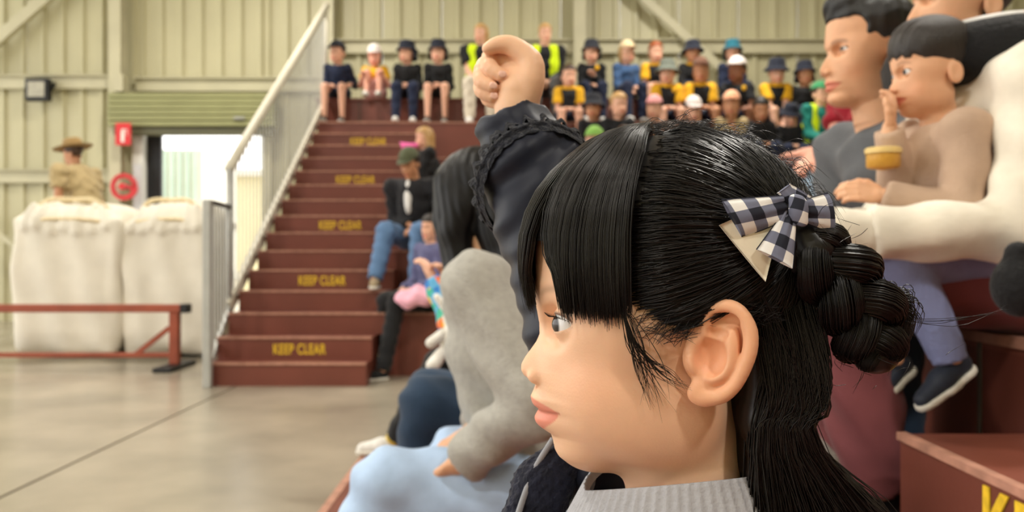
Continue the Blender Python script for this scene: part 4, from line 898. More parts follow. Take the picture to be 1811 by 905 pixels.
# ---- skin: head, detailed ears, torso, raised arm and fist in one mesh
V, Q, eye = head_sdf('child', 3.0, ears=False)
HLA = [900, 950, 1000, 1060, 1100, 1140, 1180, 1215, 1250, 1290, 1315, 1350, 1450]; HLB = [380, 400, 430, 480, 515, 560, 540, 520, 515, 545, 640, 700, 720]
def scalp(a, b, at): w = np.where(a < 1240, 24, 9); return 1/(1+np.exp(-np.clip((np.interp(a, HLA, HLB)-20-b)/w, -30, 30)))
Ts = [head_tint(V, 'child', scalp=scalp)]; Vs, Qs, n = [V], [Q], len(V)
def addpart(V, Q, T=None):
    global n
    Vs.append(V); Qs.append(Q+n); Ts.append(np.ones((len(V), 3)) if T is None else T); n += len(V)
def ear_sdf():
    S = SDF(2.2); tt = lambda px: 164+(px-1215)*.34
    E = lambda px, py, dt=0: G(px, py, tt(px)+dt)
    S.ell(E(1272, 618, -5), (50, 74, 10), 8, basis_ear)
    S.ell(E(1250, 632, -16), (38, 42, 13), 10)
    hel = [(1250, 600, -3), (1247, 572, 4), (1258, 550, 7), (1280, 541, 8), (1306, 550, 8), (1325, 580, 8), (1327, 615, 8), (1316, 650, 6), (1299, 680, 3), (1276, 699, 0), (1250, 703, -2)]
    P = spline([E(*h) for h in hel], 30); S.chain(P, np.interp(np.arange(30), [0, 5, 15, 22, 29], [7, 9.5, 10.5, 10, 12]), 5)
    S.ell(E(1240, 695, -2), (22, 19, 11), 12)
    S.chain(spline([E(1293, 582, 3), E(1294, 610, 5), E(1289, 640, 5), E(1276, 660, 4), E(1260, 666, 3)], 14), np.linspace(8, 9.5, 14), 9)
    S.chain(spline([E(1250, 590, 0), E(1258, 603, -4), E(1270, 612, -9)], 6), np.full(6, 7.), 6)
    S.ell(E(1226, 640, 2), (10, 16, 9), 8)
    S.ell(E(1256, 632, 10), (27, 30, 20), 8, neg=True); S.ell(E(1268, 590, 13), (17, 11, 15), 5, neg=True)
    S.ell(E(1283, 567, 12), (25, 12, 15), 6, neg=True)
    return S.mesh()
ang = R(14); basis_ear = np.array([[math.cos(ang), 0, -math.sin(ang)], [0, 1, 0], [math.sin(ang), 0, math.cos(ang)]])
ev, eq = ear_sdf(); et_ = np.ones((len(ev), 3))*np.array((1., .86, .78)); m_ = np.exp(-(((ev-G(1254, 636, 172))/np.array([26, 30, 20]))**2).sum(1)); et_ = et_*(1-.3*m_[:, None])+np.array((.95, .62, .52))*.3*m_[:, None]
addpart(ev, eq, et_); ev2 = ev.copy(); ev2[:, 2] *= -1; addpart(ev2, eq[:, ::-1], et_)
# torso, legs, left arm (inside the clothes)
S = SDF(12); S.chain([(1225, 880, 0), (1230, 1080, 0), (1250, 1480, 0)], (105, 190, 190), 60)
for s in (1, -1): S.chain([(1240, 1510, s*110), (650, 1480, s*130), (660, 2020, s*130)], (150, 105, 70), 40)
S.chain([(1230, 1010, 200), (1260, 1420, 290), (820, 1420, 200)], (90, 75, 55), 30); addpart(*S.mesh())
V_, Q_ = hand_tmpl(.04); hv_ = np.array((820, 1420, 200.))+290*np.stack([-V_[:, 0], -V_[:, 2], -V_[:, 1]*1.], 1); addpart(hv_, Q_)
# raised right arm + fist: palm to the viewer, fingers folded in, thumb over the top
FT = -425
def Fp(px, py, dt=0): return G(px, py, FT+dt)
S = SDF(2.6); q = 1.28
S.chain([Fp(925, 270, 10), Fp(914, 195, 0), Fp(918, 165, 0)], (48, 47, 50), 14)
S.ell(Fp(918, 138, -12), (50*q*.8, 46*q*.85, 34), 16); S.ell(Fp(890, 112, -26), (36, 40, 26), 16)
fing = [([(905, 88, -38), (872, 94, -26), (866, 118, 4), (886, 134, 22)], (22, 20, 18.5, 14.5)),
        ([(890, 96, -46), (858, 116, -32), (852, 142, -2), (870, 154, 17)], (22, 20.5, 18.5, 14.5)),
        ([(884, 118, -52), (856, 140, -40), (852, 160, -10), (871, 171, 9)], (21, 19, 17, 13.5)),
        ([(888, 140, -56), (864, 160, -46), (862, 176, -20), (879, 184, -4)], (18, 16, 14, 11.5))]
for pts, rad in fing: S.chain(spline([Fp(*p) for p in pts], 10), np.interp(np.linspace(0, 3, 10), range(4), rad), 3.5)
S.chain(spline([Fp(928, 178, 16), Fp(938, 142, 22), Fp(938, 108, 20), Fp(907, 82, 14), Fp(882, 79, 14), Fp(862, 86, 15)], 16), np.interp(np.linspace(0, 5, 16), range(6), (30, 31, 26, 21, 17.5, 12.5)), 6)
S.ell(Fp(926, 150, 8), (36, 46, 28), 18)
fv, fq = S.mesh(); ft_ = np.ones((len(fv), 3))
for pts, rad in fing:
    for c in pts[1:3]+[pts[3]]: m_ = np.exp(-((fv-Fp(*c))**2).sum(1)/(2*15**2)); ft_ = ft_*(1-.25*m_[:, None])+np.array((1, .78, .72))*.25*m_[:, None]
addpart(fv, fq, ft_)
gpart('body', np.vstack(Vs), np.vstack(Qs), M_GSKIN, np.vstack(Ts))
for px, py, dt, an in ((889, 131, 37, 25), (873, 151, 31, 30), (874, 169, 22, 30)):
    c = R(an); Mn = np.array([[math.cos(c), -math.sin(c), 0], [math.sin(c), math.cos(c), 0], [0, 0, 1]]); S = SDF(1.6); S.ell(Fp(px, py, dt), (10, 8, 3.2), 0, Mn); gpart('fingernail', *S.mesh(), mat('nail', rgb(238, 190, 172), .25, 0, spec=.5))
S = SDF(1.6); S.ell(Fp(864, 83, 20), (10, 6, 8)); gpart('fingernail', *S.mesh(), MATS['nail'])
# ---- eyes and lashes
ex, ey, et, er = eye
for s in (1, -1):
    o = link('eye', EYE, M_EYE, girl, None, True); c = gloc(np.array([ex, ey, s*et], float)); yw = R(180+10*s)
    o.matrix_local = Matrix.Translation(Vector(c)) @ Matrix.Rotation(yw, 4, 'Z') @ Matrix.Rotation(R(4), 4, 'Y') @ Matrix.Scale(er*K, 4)

def strands(paths, rad, name, m=None, taper=.25, parent=None, sides=3, root_taper=.6):
    """paths (N, n, 3) in girl units to one mesh of thin tapering tubes"""
    P = np.asarray(paths, np.float32); N, n_, _ = P.shape; T = np.gradient(P, axis=1); T /= np.linalg.norm(T, axis=2, keepdims=True)+1e-9
    ref = np.array([.13, .21, .97], np.float32); U = np.cross(T, ref); U /= np.linalg.norm(U, axis=2, keepdims=True)+1e-9; Wv = np.cross(T, U)
    s = np.linspace(0, 1, n_); rr = np.minimum(1, root_taper+s*4)*np.where(s > .6, 1-(1-taper)*(s-.6)/.4, 1); rad = np.broadcast_to(np.asarray(rad, np.float32), (N,)); r_ = rad[:, None]*rr[None]
    ring = [P+r_[..., None]*(math.cos(2*math.pi*k/sides)*U+math.sin(2*math.pi*k/sides)*Wv) for k in range(sides)]
    V = np.stack(ring, 2).reshape(-1, 3); base = (np.arange(N)*n_*sides)[:, None, None]; i = (np.arange(n_-1)*sides)[None, :, None]; k = np.arange(sides)[None, None, :]; k2 = (k+1) % sides
    Qd = np.stack([base+i+k, base+i+k2, base+i+sides+k2, base+i+sides+k], -1).reshape(-1, 4)
    return gpart(name, V, Qd, m or M_HAIR, kind='stuff' if N > 12 else None, parent=parent)
la = []
for j in range(16):
    az = -.35+1.7*j/15; qv = max(0, 1-((az-.30)/1.22)**2); el = .40*qv**.6; p0 = np.array([ex-math.cos(az)*math.cos(el)*(er+3), ey-math.sin(el)*(er+3), et+math.sin(az)*math.cos(el)*(er+3)]); d = np.array([-math.cos(az), -.15, math.sin(az)*.8])
    la.append(spline([p0, p0+d*8+np.array([0, 1.5, 0]), p0+d*15+np.array([0, -4, 0])], 5))
la = np.array(la); la2 = la.copy(); la2[..., 2] *= -1; o = strands(np.vstack([la, la2]), .75, 'eyelashes')

# ---- hair on the head ellipsoid
EC = np.array([1190, 445, 0.]); ER = np.array([242, 200, 182.])
def onell(phi, el, g):
    """phi from straight ahead towards her left, el up; hair surface g above the skull; below the equator it hangs nearly straight"""
    phi, el, g = np.broadcast_arrays(phi, el, g); c = np.where(el > 0, np.cos(el), np.cos(el*.35)); return np.stack([EC[0]-(ER[0]+g)*c*np.cos(phi), EC[1]-(ER[1]+g)*np.sin(el), (ER[2]+g)*c*np.sin(phi)], -1)
rg = np.random.default_rng(3)
def bang_end(ph):   # height (b) of the fringe end by azimuth in degrees
    return np.interp(ph, [-90, -20, 0, 12, 20, 34, 45, 58, 66], [545, 528, 522, 530, 540, 536, 545, 548, 545])
def bang_paths(ph, n_, g0, endj, swirl):
    ph = np.asarray(ph, float); N = len(ph); s = np.linspace(0, 1, n_)[None]
    b_end = bang_end(ph)+endj; pd = ph[:, None]+0*s
    gapc = 25.; dgap = pd-gapc; push = np.clip(1-np.abs(dgap)/16, 0, 1)*np.where(dgap < 0, -1, 1)*np.clip((s-.40)/.4, 0, 1)*12.5; pd = pd+push+swirl[:, None]*np.sin(s*2.2)*2.2
    el0 = R(86); elq = np.minimum(1, s/.62); el = el0*(1-elq**1.05)
    g = g0[:, None]+6*np.sin(s*math.pi*.8); P = onell(np.radians(pd), el, g)
    drop = np.clip((s-.62)/.38, 0, 1); P[..., 1] += drop*(b_end[:, None]-EC[1]); r0 = np.radians(pd)
    inn = 10*drop**2; P[..., 0] += inn*np.cos(r0); P[..., 2] -= inn*np.sin(r0)
    P[..., 0] += -30*(1-np.clip(s/.3, 0, 1))          # roots start at the crown, a little forward
    return P
NB = 3400; ph = np.concatenate([rg.uniform(-80, 66, 2200), rg.uniform(28, 66.5, 1200)]); clump = np.round(ph/2.6)*2.6; ph2 = ph*.55+clump*.45
P = bang_paths(ph2, 15, rg.uniform(12, 27, NB), rg.normal(0, 9, NB)-6*np.abs(rg.normal(0, 1, NB)), rg.normal(0, .5, NB))
fr_ = strands(P, rg.uniform(.7, 1.5, NB), 'fringe', taper=.3)
# solid under-layer of the fringe
def shell(phs, s0, s1, g, name, parent):
    n_ = 20; Pp = bang_paths(np.array(phs), 30, np.full(len(phs), float(g)), np.full(len(phs), -14.), np.zeros(len(phs)))
    i1 = int(s1*29)+1; Pp = Pp[:, :i1]; N, M_, _ = Pp.shape; Pb = Pp.copy(); Pb += (EC-Pb)*.012; V = np.vstack([Pp.reshape(-1, 3), Pb.reshape(-1, 3)]); o_ = N*M_
    Q = [(i*M_+j, i*M_+j+1, (i+1)*M_+j+1, (i+1)*M_+j) for i in range(N-1) for j in range(M_-1)]; Q += [tuple(o_+x for x in f[::-1]) for f in Q]
    gpart(name, V, np.array(Q), M_HAIR, parent=parent)
shell(np.linspace(-80, 16, 30), 0, 1, 13, 'fringe_underlayer', fr_); shell(np.linspace(33.5, 66, 22), 0, 1, 13, 'fringe_underlayer', fr_); shell(np.linspace(-80, 66, 44), 0, .62, 11, 'fringe_underlayer', fr_)
# swept-back hair gathered at the bow
TIE = G(1412, 412, 150)
def dirof(p): v = (p-EC)/(ER+14); return v/np.linalg.norm(v, axis=-1, keepdims=True)
def sweep(roots, tie, n_, g1, jit):
    d0 = dirof(roots); d1 = dirof(tie)+rg.normal(0, jit, d0.shape); d1 /= np.linalg.norm(d1, axis=1, keepdims=True); om = np.arccos(np.clip((d0*d1).sum(1), -1, .9999))[:, None, None]; s = np.linspace(0, 1, n_)[None, :, None]
    D = (np.sin((1-s)*om)*d0[:, None]+np.sin(s*om)*d1[:, None])/np.sin(om); g = 1+g1[:, None, None]*np.clip(s*5, 0, 1)
    P = EC+D*(ER+g); low = np.clip((P[..., 1]-EC[1])/160, 0, 1); P[..., 2] += np.sign(P[..., 2])*low*24
    return P
def roots_line(ctrl, N, jit): L = spline(ctrl, 200); return L[rg.integers(0, 200, N)]+rg.normal(0, jit, (N, 3))
part = [onell(R(66), R(e), 4) for e in (84, 60, 35, 10, -10, -28)]
mid = [np.array([a, EC[1]-math.sqrt(max(0, 1-((a-1190)/244)**2))*204, 6.]) for a in (1150, 1200, 1260, 1320, 1375, 1415)]
hl = [G(1112, 560, 168), G(1150, 585, 168), G(1190, 588, 172), G(1222, 562, 172), G(1262, 540, 174), G(1305, 536, 172), G(1345, 556, 165), G(1385, 580, 150)]
rts = np.vstack([roots_line(part, 1000, 9), roots_line(mid, 1300, 6), roots_line(hl, 800, 13), roots_line([G(1360, 590, 140), G(1420, 560, 90), G(1440, 500, 20)], 500, 10)])
inner = onell(rg.uniform(R(66), R(150), 900), rg.uniform(R(-10), R(80), 900), np.full(900, 3.)); rts = np.vstack([rts, inner])
P = sweep(rts, TIE, 16, rg.uniform(6, 17, len(rts)), .05); wv = rg.normal(0, 3.2, (len(P), 1, 3))*np.sin(np.linspace(0, math.pi, 16))[None, :, None]+rg.normal(0, 1.4, (len(P), 1, 3))*np.sin(np.linspace(0, 9, 16)[None]+rg.uniform(0, 6, len(P))[:, None])[..., None]; P = P+wv
sw_ = strands(P, rg.uniform(.55, 1.25, len(P)), 'swept_hair', taper=.8)
r2 = rts[rg.integers(0, len(rts), 900)].copy(); r2[:, 2] *= -1; P = sweep(r2, TIE*np.array([1, 1, -1]), 12, rg.uniform(6, 15, 900), .05); strands(P, 2.2, 'swept_hair_far', parent=sw_)
S = SDF(7); S.ell(EC, ER+np.array([6, 6, 6])); S.box((960, 640, 0), (195, 260, 400), 20, 10, neg=True); S.box((1150, 700, 0), (300, 172, 400), 20, 10, neg=True); V, Q = S.mesh(); gpart('scalp_hair', V, Q, M_HAIR, parent=sw_)
# loose hair down the back
N = 3400; u = rg.uniform(0, 1, N); v = rg.uniform(0, 1, N)
t0 = np.interp(v, [0, .55, 1], [158, 110, -150]); a0 = 1300+95*u-20*v; b0 = 520+90*rg.uniform(0, 1, N)
a3 = 1300+235*u**1.15+rg.normal(0, 10, N); b3 = 930+rg.normal(0, 25, N); t3 = t0*.85+rg.normal(0, 12, N)
P = np.stack([spline(c, 14) for c in np.stack([np.stack([a0, b0, t0], 1), np.stack([a0+12+8*u, b0+90, t0*.98+4], 1), np.stack([1296+95*u+12*rg.normal(0, 1, N)*.4, np.full(N, 745.), t0*.92], 1), np.stack([a3, b3, t3], 1), np.stack([a3+45*u, b3+190, t3], 1)], 1)])
lo_ = strands(P, rg.uniform(.8, 1.7, N), 'loose_hair', taper=.4)
S = SDF(7); S.chain([(1345, 540, 40), (1345, 700, 50), (1350, 800, 45), (1420, 1010, 30)], (84, 58, 58, 95), 30); S.chain([(1350, 540, -60), (1345, 760, -60), (1420, 1010, -60)], (88, 80, 100), 30); S.chain([(1322, 560, 115), (1318, 720, 105), (1340, 840, 95), (1400, 1000, 70)], (30, 32, 34, 45), 25); V, Q = S.mesh(); gpart('loose_hair_core', V, Q, M_HAIR, parent=lo_)
# braid
ax = np.array([G(1422, 415, 168), G(1450, 450, 175), G(1487, 495, 165), G(1522, 545, 150), G(1540, 600, 138), G(1545, 640, 132)])
n_ = 40; A_ = spline(ax, n_); T_ = np.gradient(A_, axis=0); T_ /= np.linalg.norm(T_, axis=1, keepdims=True); nrm = np.array([0, 0, 1.]); sd = np.cross(T_, nrm); sd /= np.linalg.norm(sd, axis=1, keepdims=True); up_ = np.cross(sd, T_)
sc = np.interp(np.linspace(0, 1, n_), [0, .15, .45, .8, 1], [.55, .85, 1.15, 1.05, .55]); br = thing('braid', None, None); br.parent = girl
for kk in range(3):
    th = np.linspace(0, 2*math.pi*1.35, n_)+2*math.pi*kk/3; cpath = A_+sd*(34*sc*np.sin(th))[:, None]+up_*(19*sc*np.sin(2*th))[:, None]; rad = 27*sc
    Vt, Ft = tube_np(cpath, rad*.86, 12); gpart('braid_strand', Vt, [tuple(f) for f in Ft], M_HAIR, parent=br)
    Tt = np.gradient(cpath, axis=0); Tt /= np.linalg.norm(Tt, axis=1, keepdims=True); s1 = np.cross(Tt, nrm); s1 /= np.linalg.norm(s1, axis=1, keepdims=True); s2 = np.cross(s1, Tt); M2 = 260
    a_ = rg.uniform(0, 2*math.pi, M2)[:, None]+.5*np.sin(np.linspace(0, 6, n_))[None]; rr = (rad[None]*rg.uniform(.88, 1.06, M2)[:, None])
    P = cpath[None]+(rr*np.cos(a_))[..., None]*s1[None]+(rr*np.sin(a_))[..., None]*s2[None]; strands(P, rg.uniform(.7, 1.3, M2), 'braid_hairs', parent=br)
# curled end of the braid and its short tuft
S = SDF(4); S.ell(G(1578, 545, 120), (25, 32, 26), 8); S.ell(G(1548, 628, 130), (38, 30, 32), 8); V, Q = S.mesh(); gpart('braid_end', V, Q, M_HAIR, parent=br)
P = [];
for j in range(160):
    an = rg.uniform(0, 6.28); q0 = G(1560, 560, 125)+np.array([rg.normal(0, 9), rg.normal(0, 9), 18]); P.append(spline([q0, q0+np.array([14, -25+8*math.sin(an), 14*math.cos(an)]), q0+np.array([30, -14+16*math.sin(an), 16*math.cos(an)]), q0+np.array([24, 12+14*math.sin(an), 12*math.cos(an)])], 10))
strands(np.array(P), .9, 'braid_hairs', parent=br)
# gathered hair between tie and braid
S = SDF(4); S.chain([G(1385, 425, 140), G(1425, 420, 165), G(1440, 440, 172)], (44, 30, 36), 16); S.ell(G(1405, 450, 140), (40, 40, 34), 16); V, Q = S.mesh(); gpart('gathered_hair', V, Q, M_HAIR, parent=br)
# wisps: side lock before the ear, flyaways
def wisp(ctrl, cnt, jit, n_=14): # ctrl px,py,t
    out = []
    for _ in range(cnt): out.append(spline([G(*c)+rg.normal(0, jit*(i+.6)/len(ctrl), 3)*np.array([1, 1, .4]) for i, c in enumerate(ctrl)], n_))
    return out
W_ = wisp([(1100, 530, 176), (1112, 585, 178), (1140, 632, 176), (1178, 662, 178), (1215, 688, 185)], 16, 7)+wisp([(1098, 540, 176), (1116, 610, 176), (1133, 660, 172), (1152, 712, 168)], 14, 10)+wisp([(1104, 540, 178), (1130, 600, 178), (1150, 660, 176), (1178, 730, 170)], 7, 14)
W_ += wisp([(1335, 500, 185), (1370, 560, 180), (1395, 640, 175), (1400, 720, 160)], 6, 14)
strands(np.array(W_), .75, 'wisps', taper=.15)
W_ = []
for j in range(420):
    a0 = rg.uniform(1060, 1430); top = EC[1]-math.sqrt(max(0, 1-((a0-1190)/258)**2))*216; h = abs(rg.normal(0, 1))*10+4; ln = rg.uniform(20, 75); t_ = rg.normal(0, 45); W_.append(spline([(a0, top+4, t_), (a0+ln*.5, top-h+6+max(0, (a0-1250)*.06), t_), (a0+ln, top-h*rg.uniform(-.4, 1.2)+max(0, (a0-1220)*.25), t_)], 8))
for j in range(150):
    q0 = A_[rg.integers(0, n_)]+rg.normal(0, 28, 3); dv = rg.normal(0, 1, 3); dv /= np.linalg.norm(dv); W_.append(spline([q0, q0+dv*18, q0+dv*36+rg.normal(0, 8, 3)], 8))
W_ += [p[::2][:8] for p in wisp([(1582, 562, 120), (1650, 568, 100), (1720, 562, 80), (1800, 535, 60)], 5, 9, 16)]
hb = spline(hl, 220)
for j in range(260):
    q0 = hb[rg.integers(5, 200)]+rg.normal(0, 7, 3)+np.array([0, 0, 6]); dv = np.array([rg.uniform(.2, 1), rg.uniform(-.9, .35), rg.uniform(0, .25)]); W_.append(spline([q0-dv*8, q0+dv*14, q0+dv*32+rg.normal(0, 6, 3)], 8))
strands(np.array(W_), .52, 'flyaway_hairs', taper=.2)

# ---- bow
def gingham():
    m = bpy.data.materials.new('gingham_cloth'); m.use_nodes = True; nt = m.node_tree; b = nt.nodes['Principled BSDF']; b.inputs['Roughness'].default_value = .8; uvn = nt.nodes.new('ShaderNodeUVMap'); sx = nt.nodes.new('ShaderNodeSeparateXYZ'); nt.links.new(uvn.outputs[0], sx.inputs[0]); outs = []
    for i in (0, 1):
        f = nt.nodes.new('ShaderNodeMath'); f.operation = 'FRACT'; nt.links.new(sx.outputs[i], f.inputs[0]); g = nt.nodes.new('ShaderNodeMath'); g.operation = 'LESS_THAN'; g.inputs[1].default_value = .5; nt.links.new(f.outputs[0], g.inputs[0]); outs.append(g.outputs[0])
    ad = nt.nodes.new('ShaderNodeMath'); ad.operation = 'ADD'; nt.links.new(outs[0], ad.inputs[0]); nt.links.new(outs[1], ad.inputs[1]); hv = nt.nodes.new('ShaderNodeMath'); hv.operation = 'MULTIPLY'; hv.inputs[1].default_value = .5; nt.links.new(ad.outputs[0], hv.inputs[0])
    cr = nt.nodes.new('ShaderNodeValToRGB'); cr.color_ramp.interpolation = 'CONSTANT'; cr.color_ramp.elements[0].color = rgb(238, 236, 234); cr.color_ramp.elements[1].position = .75; cr.color_ramp.elements[1].color = rgb(20, 24, 42); e = cr.color_ramp.elements.new(.25); e.color = rgb(112, 116, 138)
    nt.links.new(hv.outputs[0], cr.inputs[0]); nt.links.new(cr.outputs[0], b.inputs['Base Color'])
    wn = nt.nodes.new('ShaderNodeTexNoise'); wn.inputs['Scale'].default_value = 40; nt.links.new(uvn.outputs[0], wn.inputs['Vector']); bp = nt.nodes.new('ShaderNodeBump'); bp.inputs['Strength'].default_value = .15; bp.inputs['Distance'].default_value = .001; nt.links.new(wn.outputs[0], bp.inputs['Height']); nt.links.new(bp.outputs[0], b.inputs['Normal']); return m
M_GING = gingham(); M_CREAM = mat('cream_satin', rgb(238, 228, 206), .35, 20, .03, spec=.5)
bow = thing('hair_bow', 'navy and white gingham hair bow with a cream ribbon tail', 'hair bow', GO)
def patch(name, c4, bulge, thick, per=40., m=None, fold=0, wav=0, n_=14, parent=None, edge=True):
    """cloth loop from four corners (px,py,t): start-left, start-right, end-right, end-left; bulged, with a back layer"""
    C = [G(*c) for c in c4]; u = np.linspace(0, 1, n_); uu, vv = np.meshgrid(u, u, indexing='ij'); P = (1-uu)[..., None]*((1-vv)[..., None]*C[0]+vv[..., None]*C[1])+uu[..., None]*((1-vv)[..., None]*C[3]+vv[..., None]*C[2])
    nn = np.cross(C[3]-C[0], C[1]-C[0]); nn /= np.linalg.norm(nn); nn = nn if nn[2] > 0 else -nn
    f = P+nn*(bulge*np.sin(vv*math.pi)**.6*np.sin(np.clip(uu*1.05+.08, 0, 1)*math.pi*.62)**.8+fold*np.sin(vv*math.pi*5)*(1-uu)+wav*np.sin(uu*5+vv*3))[..., None]; bk = P-nn*(thick*np.sin(vv*math.pi)**.6+1.2)[..., None]
    V = np.vstack([f.reshape(-1, 3), bk.reshape(-1, 3)]); N2 = n_*n_; Qf = [(i*n_+j, (i+1)*n_+j, (i+1)*n_+j+1, i*n_+j+1) for i in range(n_-1) for j in range(n_-1)]; Q = Qf+[tuple(N2+x for x in q[::-1]) for q in Qf]
    bd = [(i, 0) for i in range(n_)]+[(n_-1, j) for j in range(1, n_)]+[(i, n_-1) for i in range(n_-2, -1, -1)]+[(0, j) for j in range(n_-2, 0, -1)]; ids = [i*n_+j for i, j in bd]; Q += [(ids[k], ids[(k+1) % len(ids)], N2+ids[(k+1) % len(ids)], N2+ids[k]) for k in range(len(ids))]
    Lu = np.linalg.norm((C[3]+C[2]-C[0]-C[1])/2); Lv = np.linalg.norm(C[2]-C[3]); uv = np.stack([uu*Lu/per, (vv-.5)*Lv*(.55+.45*uu)/per+.25], -1).reshape(-1, 2); uv = np.vstack([uv, uv])
    o = link(name, new_mesh(name, gloc(V), [q[::-1] for q in Q], True, None, uv), m or M_GING, parent or bow)
    if edge and not m:
        for e in ([f[i, 0] for i in range(n_)], [f[i, -1] for i in range(n_)]):
            Vt, Ft = tube_np(np.array(e), 1.1, 5); link('stitching', new_mesh('stitching', gloc(Vt), [tuple(q)[::-1] for q in Ft]), mat('navy_thread', rgb(24, 28, 46), .8, 0), o)
    return o
patch('cream_tail', [(1378, 402, 200), (1330, 372, 204), (1272, 398, 206), (1354, 498, 208)], 3, 1.5, m=M_CREAM)
patch('loop', [(1398, 386, 206), (1384, 346, 206), (1276, 353, 212), (1312, 421, 206)], 16, 6, fold=2.5)
patch('tail', [(1410, 378, 206), (1388, 372, 208), (1338, 441, 218), (1402, 475, 220)], 9, 3, fold=2)
patch('loop', [(1412, 356, 206), (1424, 394, 206), (1474, 413, 196), (1464, 341, 198)], 13, 6, fold=2.5)
patch('tail', [(1418, 366, 200), (1396, 362, 202), (1374, 342, 204), (1398, 324, 202)], 7, 3, fold=1.5)
patch('tail', [(1402, 362, 203), (1418, 366, 202), (1440, 352, 200), (1394, 324, 202)], 5, 3, fold=1.5)
S = SDF(3); S.ell(G(1412, 371, 212), (15, 23, 14), 0); S.cap(G(1404, 352, 214), G(1420, 392, 214), 8, 8, 5); V, Q = S.mesh(); uvk = np.stack([(V[:, 0]+V[:, 1]*.3)/36, (V[:, 1]-V[:, 0]*.3)/36], 1); link('knot', new_mesh('knot', gloc(V), Q[:, ::-1], True, None, uvk), M_GING, bow)
V, Fc = tube_np(np.array([G(1430, 412, 165)+28*(math.cos(t)*np.array([.55, -.75, .0])+math.sin(t)*np.array([.25, .2, .95])) for t in np.linspace(0, 2*math.pi, 24)]), 3, 8, False); o = link('hair_tie', new_mesh('hair_tie', gloc(V), [tuple(f)[::-1] for f in Fc]), M_CREAM, bow)

# ---- clothes
cloth('sweat_grey', (166, 166, 172), bump=.35, bscale=300); cloth('navy_shell', (24, 28, 44), rough=.5, bump=.25, bscale=25, nscale=6); cloth('navy_sherpa', (26, 29, 46), bump=1., bscale=140, nscale=90, namt=.35); cloth('lace_black', (20, 22, 32), bump=1., bscale=260, nscale=150, namt=.5)
S = SDF(4)
n_ = 260; V = []; nv = 14
for i in range(n_):
    al = 2*math.pi*i/n_; rib = 1+.014*math.sin(al*64)
    for j in range(nv):
        v = j/(nv-1); ra = (168+46*v-26*math.sin(v*math.pi)*0)*rib; rt = (140+40*v)*rib; V.append((1200-ra*math.cos(al)*1.0, 852+72*v+26*math.cos(al)*(1-v)*-.4+26*math.cos(al)-34*abs(math.sin(al))*(1-.5*v), rt*math.sin(al)))
for i in range(n_):
    al = 2*math.pi*i/n_
    for j in range(4): v = j/3; V.append((1200-(166-8*v)*math.cos(al), 850+14*v+16*math.cos(al)-34*abs(math.sin(al)), (138-8*v)*math.sin(al)))
V = np.array(V); Q = [(i*nv+j, i*nv+j+1, ((i+1) % n_)*nv+j+1, ((i+1) % n_)*nv+j) for i in range(n_) for j in range(nv-1)]; o4 = n_*nv
Q += [(o4+i*4+j+1, o4+i*4+j, o4+((i+1) % n_)*4+j, o4+((i+1) % n_)*4+j+1) for i in range(n_) for j in range(3)]+[(i*nv, ((i+1) % n_)*nv, o4+((i+1) % n_)*4, o4+i*4) for i in range(n_)]
gpart('ribbed_collar', V, [tuple(f)[::-1] for f in Q], cloth('sweat_grey'))
S = SDF(8); S.ell((1215, 1060, 0), (235, 170, 215), 40); S.chain([(1230, 1080, 0), (1250, 1460, 0)], (215, 215), 40); S.chain([(1230, 1010, 190), (1260, 1420, 290), (880, 1420, 210)], (100, 92, 75), 40); V, Q = S.mesh(); gpart('sweatshirt', V, Q, cloth('sweat_grey'))
# jacket: fleece lined front edges and back, raised nylon sleeve
S = SDF(7); S.ell((1285, 1130, 0), (260, 190, 262), 40); S.chain([(1290, 1150, 0), (1290, 1520, 0)], (245, 250), 40); S.chain([(1010, 850, -165), (965, 900, -150), (925, 1010, -110), (930, 1300, -90)], (42, 52, 62, 70), 30); S.chain([(1470, 1010, 60), (1420, 1000, 150)], (105, 90), 40); S.box((980, 1200, 110), (200, 420, 190), 40, 30, neg=True)
S.warp(lambda A, B_, T: (A+3*np.sin(B_*.31+T*.2), B_+3*np.sin(A*.29+T*.23), T+3*np.sin(A*.27+B_*.3))); V, Q = S.mesh(); gpart('fleece_jacket', V, Q, cloth('navy_sherpa'))
V, Fc = tube_np(spline([(985, 806, -140), (948, 862, -118), (915, 940, -80), (900, 1010, -60)], 14), 6, 8); gpart('jacket_piping', V, [tuple(f) for f in Fc], cloth('piping_grey', (150, 152, 160)))
SA = [G(902, 214, -425), G(938, 292, -402), G(968, 400, -365), G(1012, 560, -300), np.array((1140., 960, -190))]
S = SDF(5); S.chain([SA[0]+(SA[0]-SA[1])*.3, SA[0]], (60, 72), 10); S.chain(SA, (74, 112, 108, 104, 120), 22)
axd = SA[0]-SA[1]; axd /= np.linalg.norm(axd); S.cut(SA[0]+axd*4, axd+np.array([.12, 0, 0]), SA[0]+axd*60, 150)
def wr_(A, B_, T): return A+4*np.sin(B_*.045+T*.03)+3*np.sin(B_*.1+A*.05), B_+5*np.sin(A*.05+T*.04)+3*np.sin(A*.11-B_*.06), T+6*np.sin(B_*.06+A*.045)
S.warp(wr_); V, Q = S.mesh(); sl_ = gpart('jacket_sleeve', V, Q, cloth('navy_shell'))
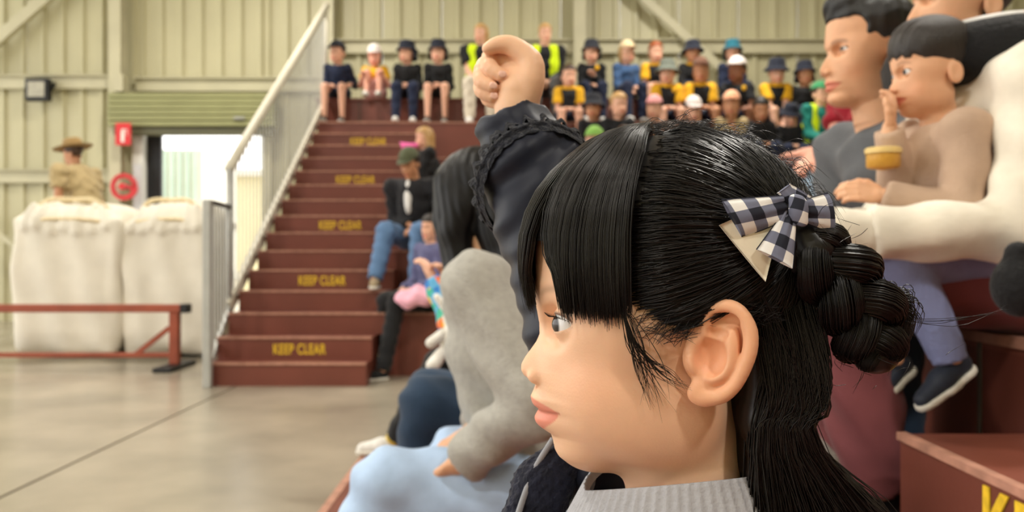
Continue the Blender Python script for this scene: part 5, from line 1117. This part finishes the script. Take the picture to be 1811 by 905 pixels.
# lace ruffle round the cuff
C0 = G(950, 328, -395); e1 = np.array([84., -52, 0])*1.30; e2 = np.array([-46., -80, 62])*1.24; nrm2 = np.cross(e1, e2); nrm2 /= np.linalg.norm(nrm2); nrm2 = nrm2 if nrm2[1] < 0 else -nrm2
na, nv = 420, 9; V = []
for i in range(na):
    al = 2*math.pi*i/na; base = C0+e1*math.cos(al)+e2*math.sin(al); rad = (base-C0)/np.linalg.norm(base-C0)
    for j in range(nv):
        v = j/(nv-1); ruf = 6*math.sin(al*22)*v+2.5*math.sin(al*41+1)*v; wd = 56+14*abs(math.sin(al*14)); V.append(base+rad*(3+12*math.sin(v*math.pi*.7)+ruf)-nrm2*(v-.45)*wd*-1)
V = np.array(V); Vb = V-np.array([0, 0, 2.]); Q = [(i*nv+j, ((i+1) % na)*nv+j, ((i+1) % na)*nv+j+1, i*nv+j+1) for i in range(na) for j in range(nv-1)]; Q2 = [tuple(na*nv+x for x in q[::-1]) for q in Q]
# openwork: leave out a regular set of cells as lace holes
keep = [k for k, q in enumerate(Q) if not ((k//(nv-1)) % 10 in (3, 4, 5) and (k % (nv-1)) in (3, 4))]
gpart('lace_ruffle', np.vstack([V, Vb]), np.array([Q[k] for k in keep]+[Q2[k] for k in keep]), cloth('lace_black'), parent=sl_)
V, Fc = tube_np(np.array([C0+(e1*math.cos(t)+e2*math.sin(t))*1.05-nrm2*2 for t in np.linspace(0, 2*math.pi, 60)]), 9, 8, False); gpart('lace_gather', V, [tuple(f) for f in Fc], cloth('lace_black'), parent=sl_)
# lower body
S = SDF(14); S.ell((1250, 1530, 0), (200, 110, 190), 40)
for s in (1, -1): S.chain([(1240, 1510, s*110), (650, 1480, s*130), (660, 1960, s*130)], (165, 125, 95), 40)
V, Q = S.mesh(); gpart('trousers', V, Q, cloth('dark_jeans'))
for s in (1, -1):
    o = link('shoe', SHOE_UP, cloth('white_shoe'), girl, None, True); f, l, u_ = basis((-1, 0, 0)); hp = gloc(np.array([715., 2030, s*130])); hp[2] = .20-T2; o.matrix_local = mat4(hp, f, l, u_, .19); o2 = link('sole', SHOE_SOLE, cloth('sole_white'), o, None, True)
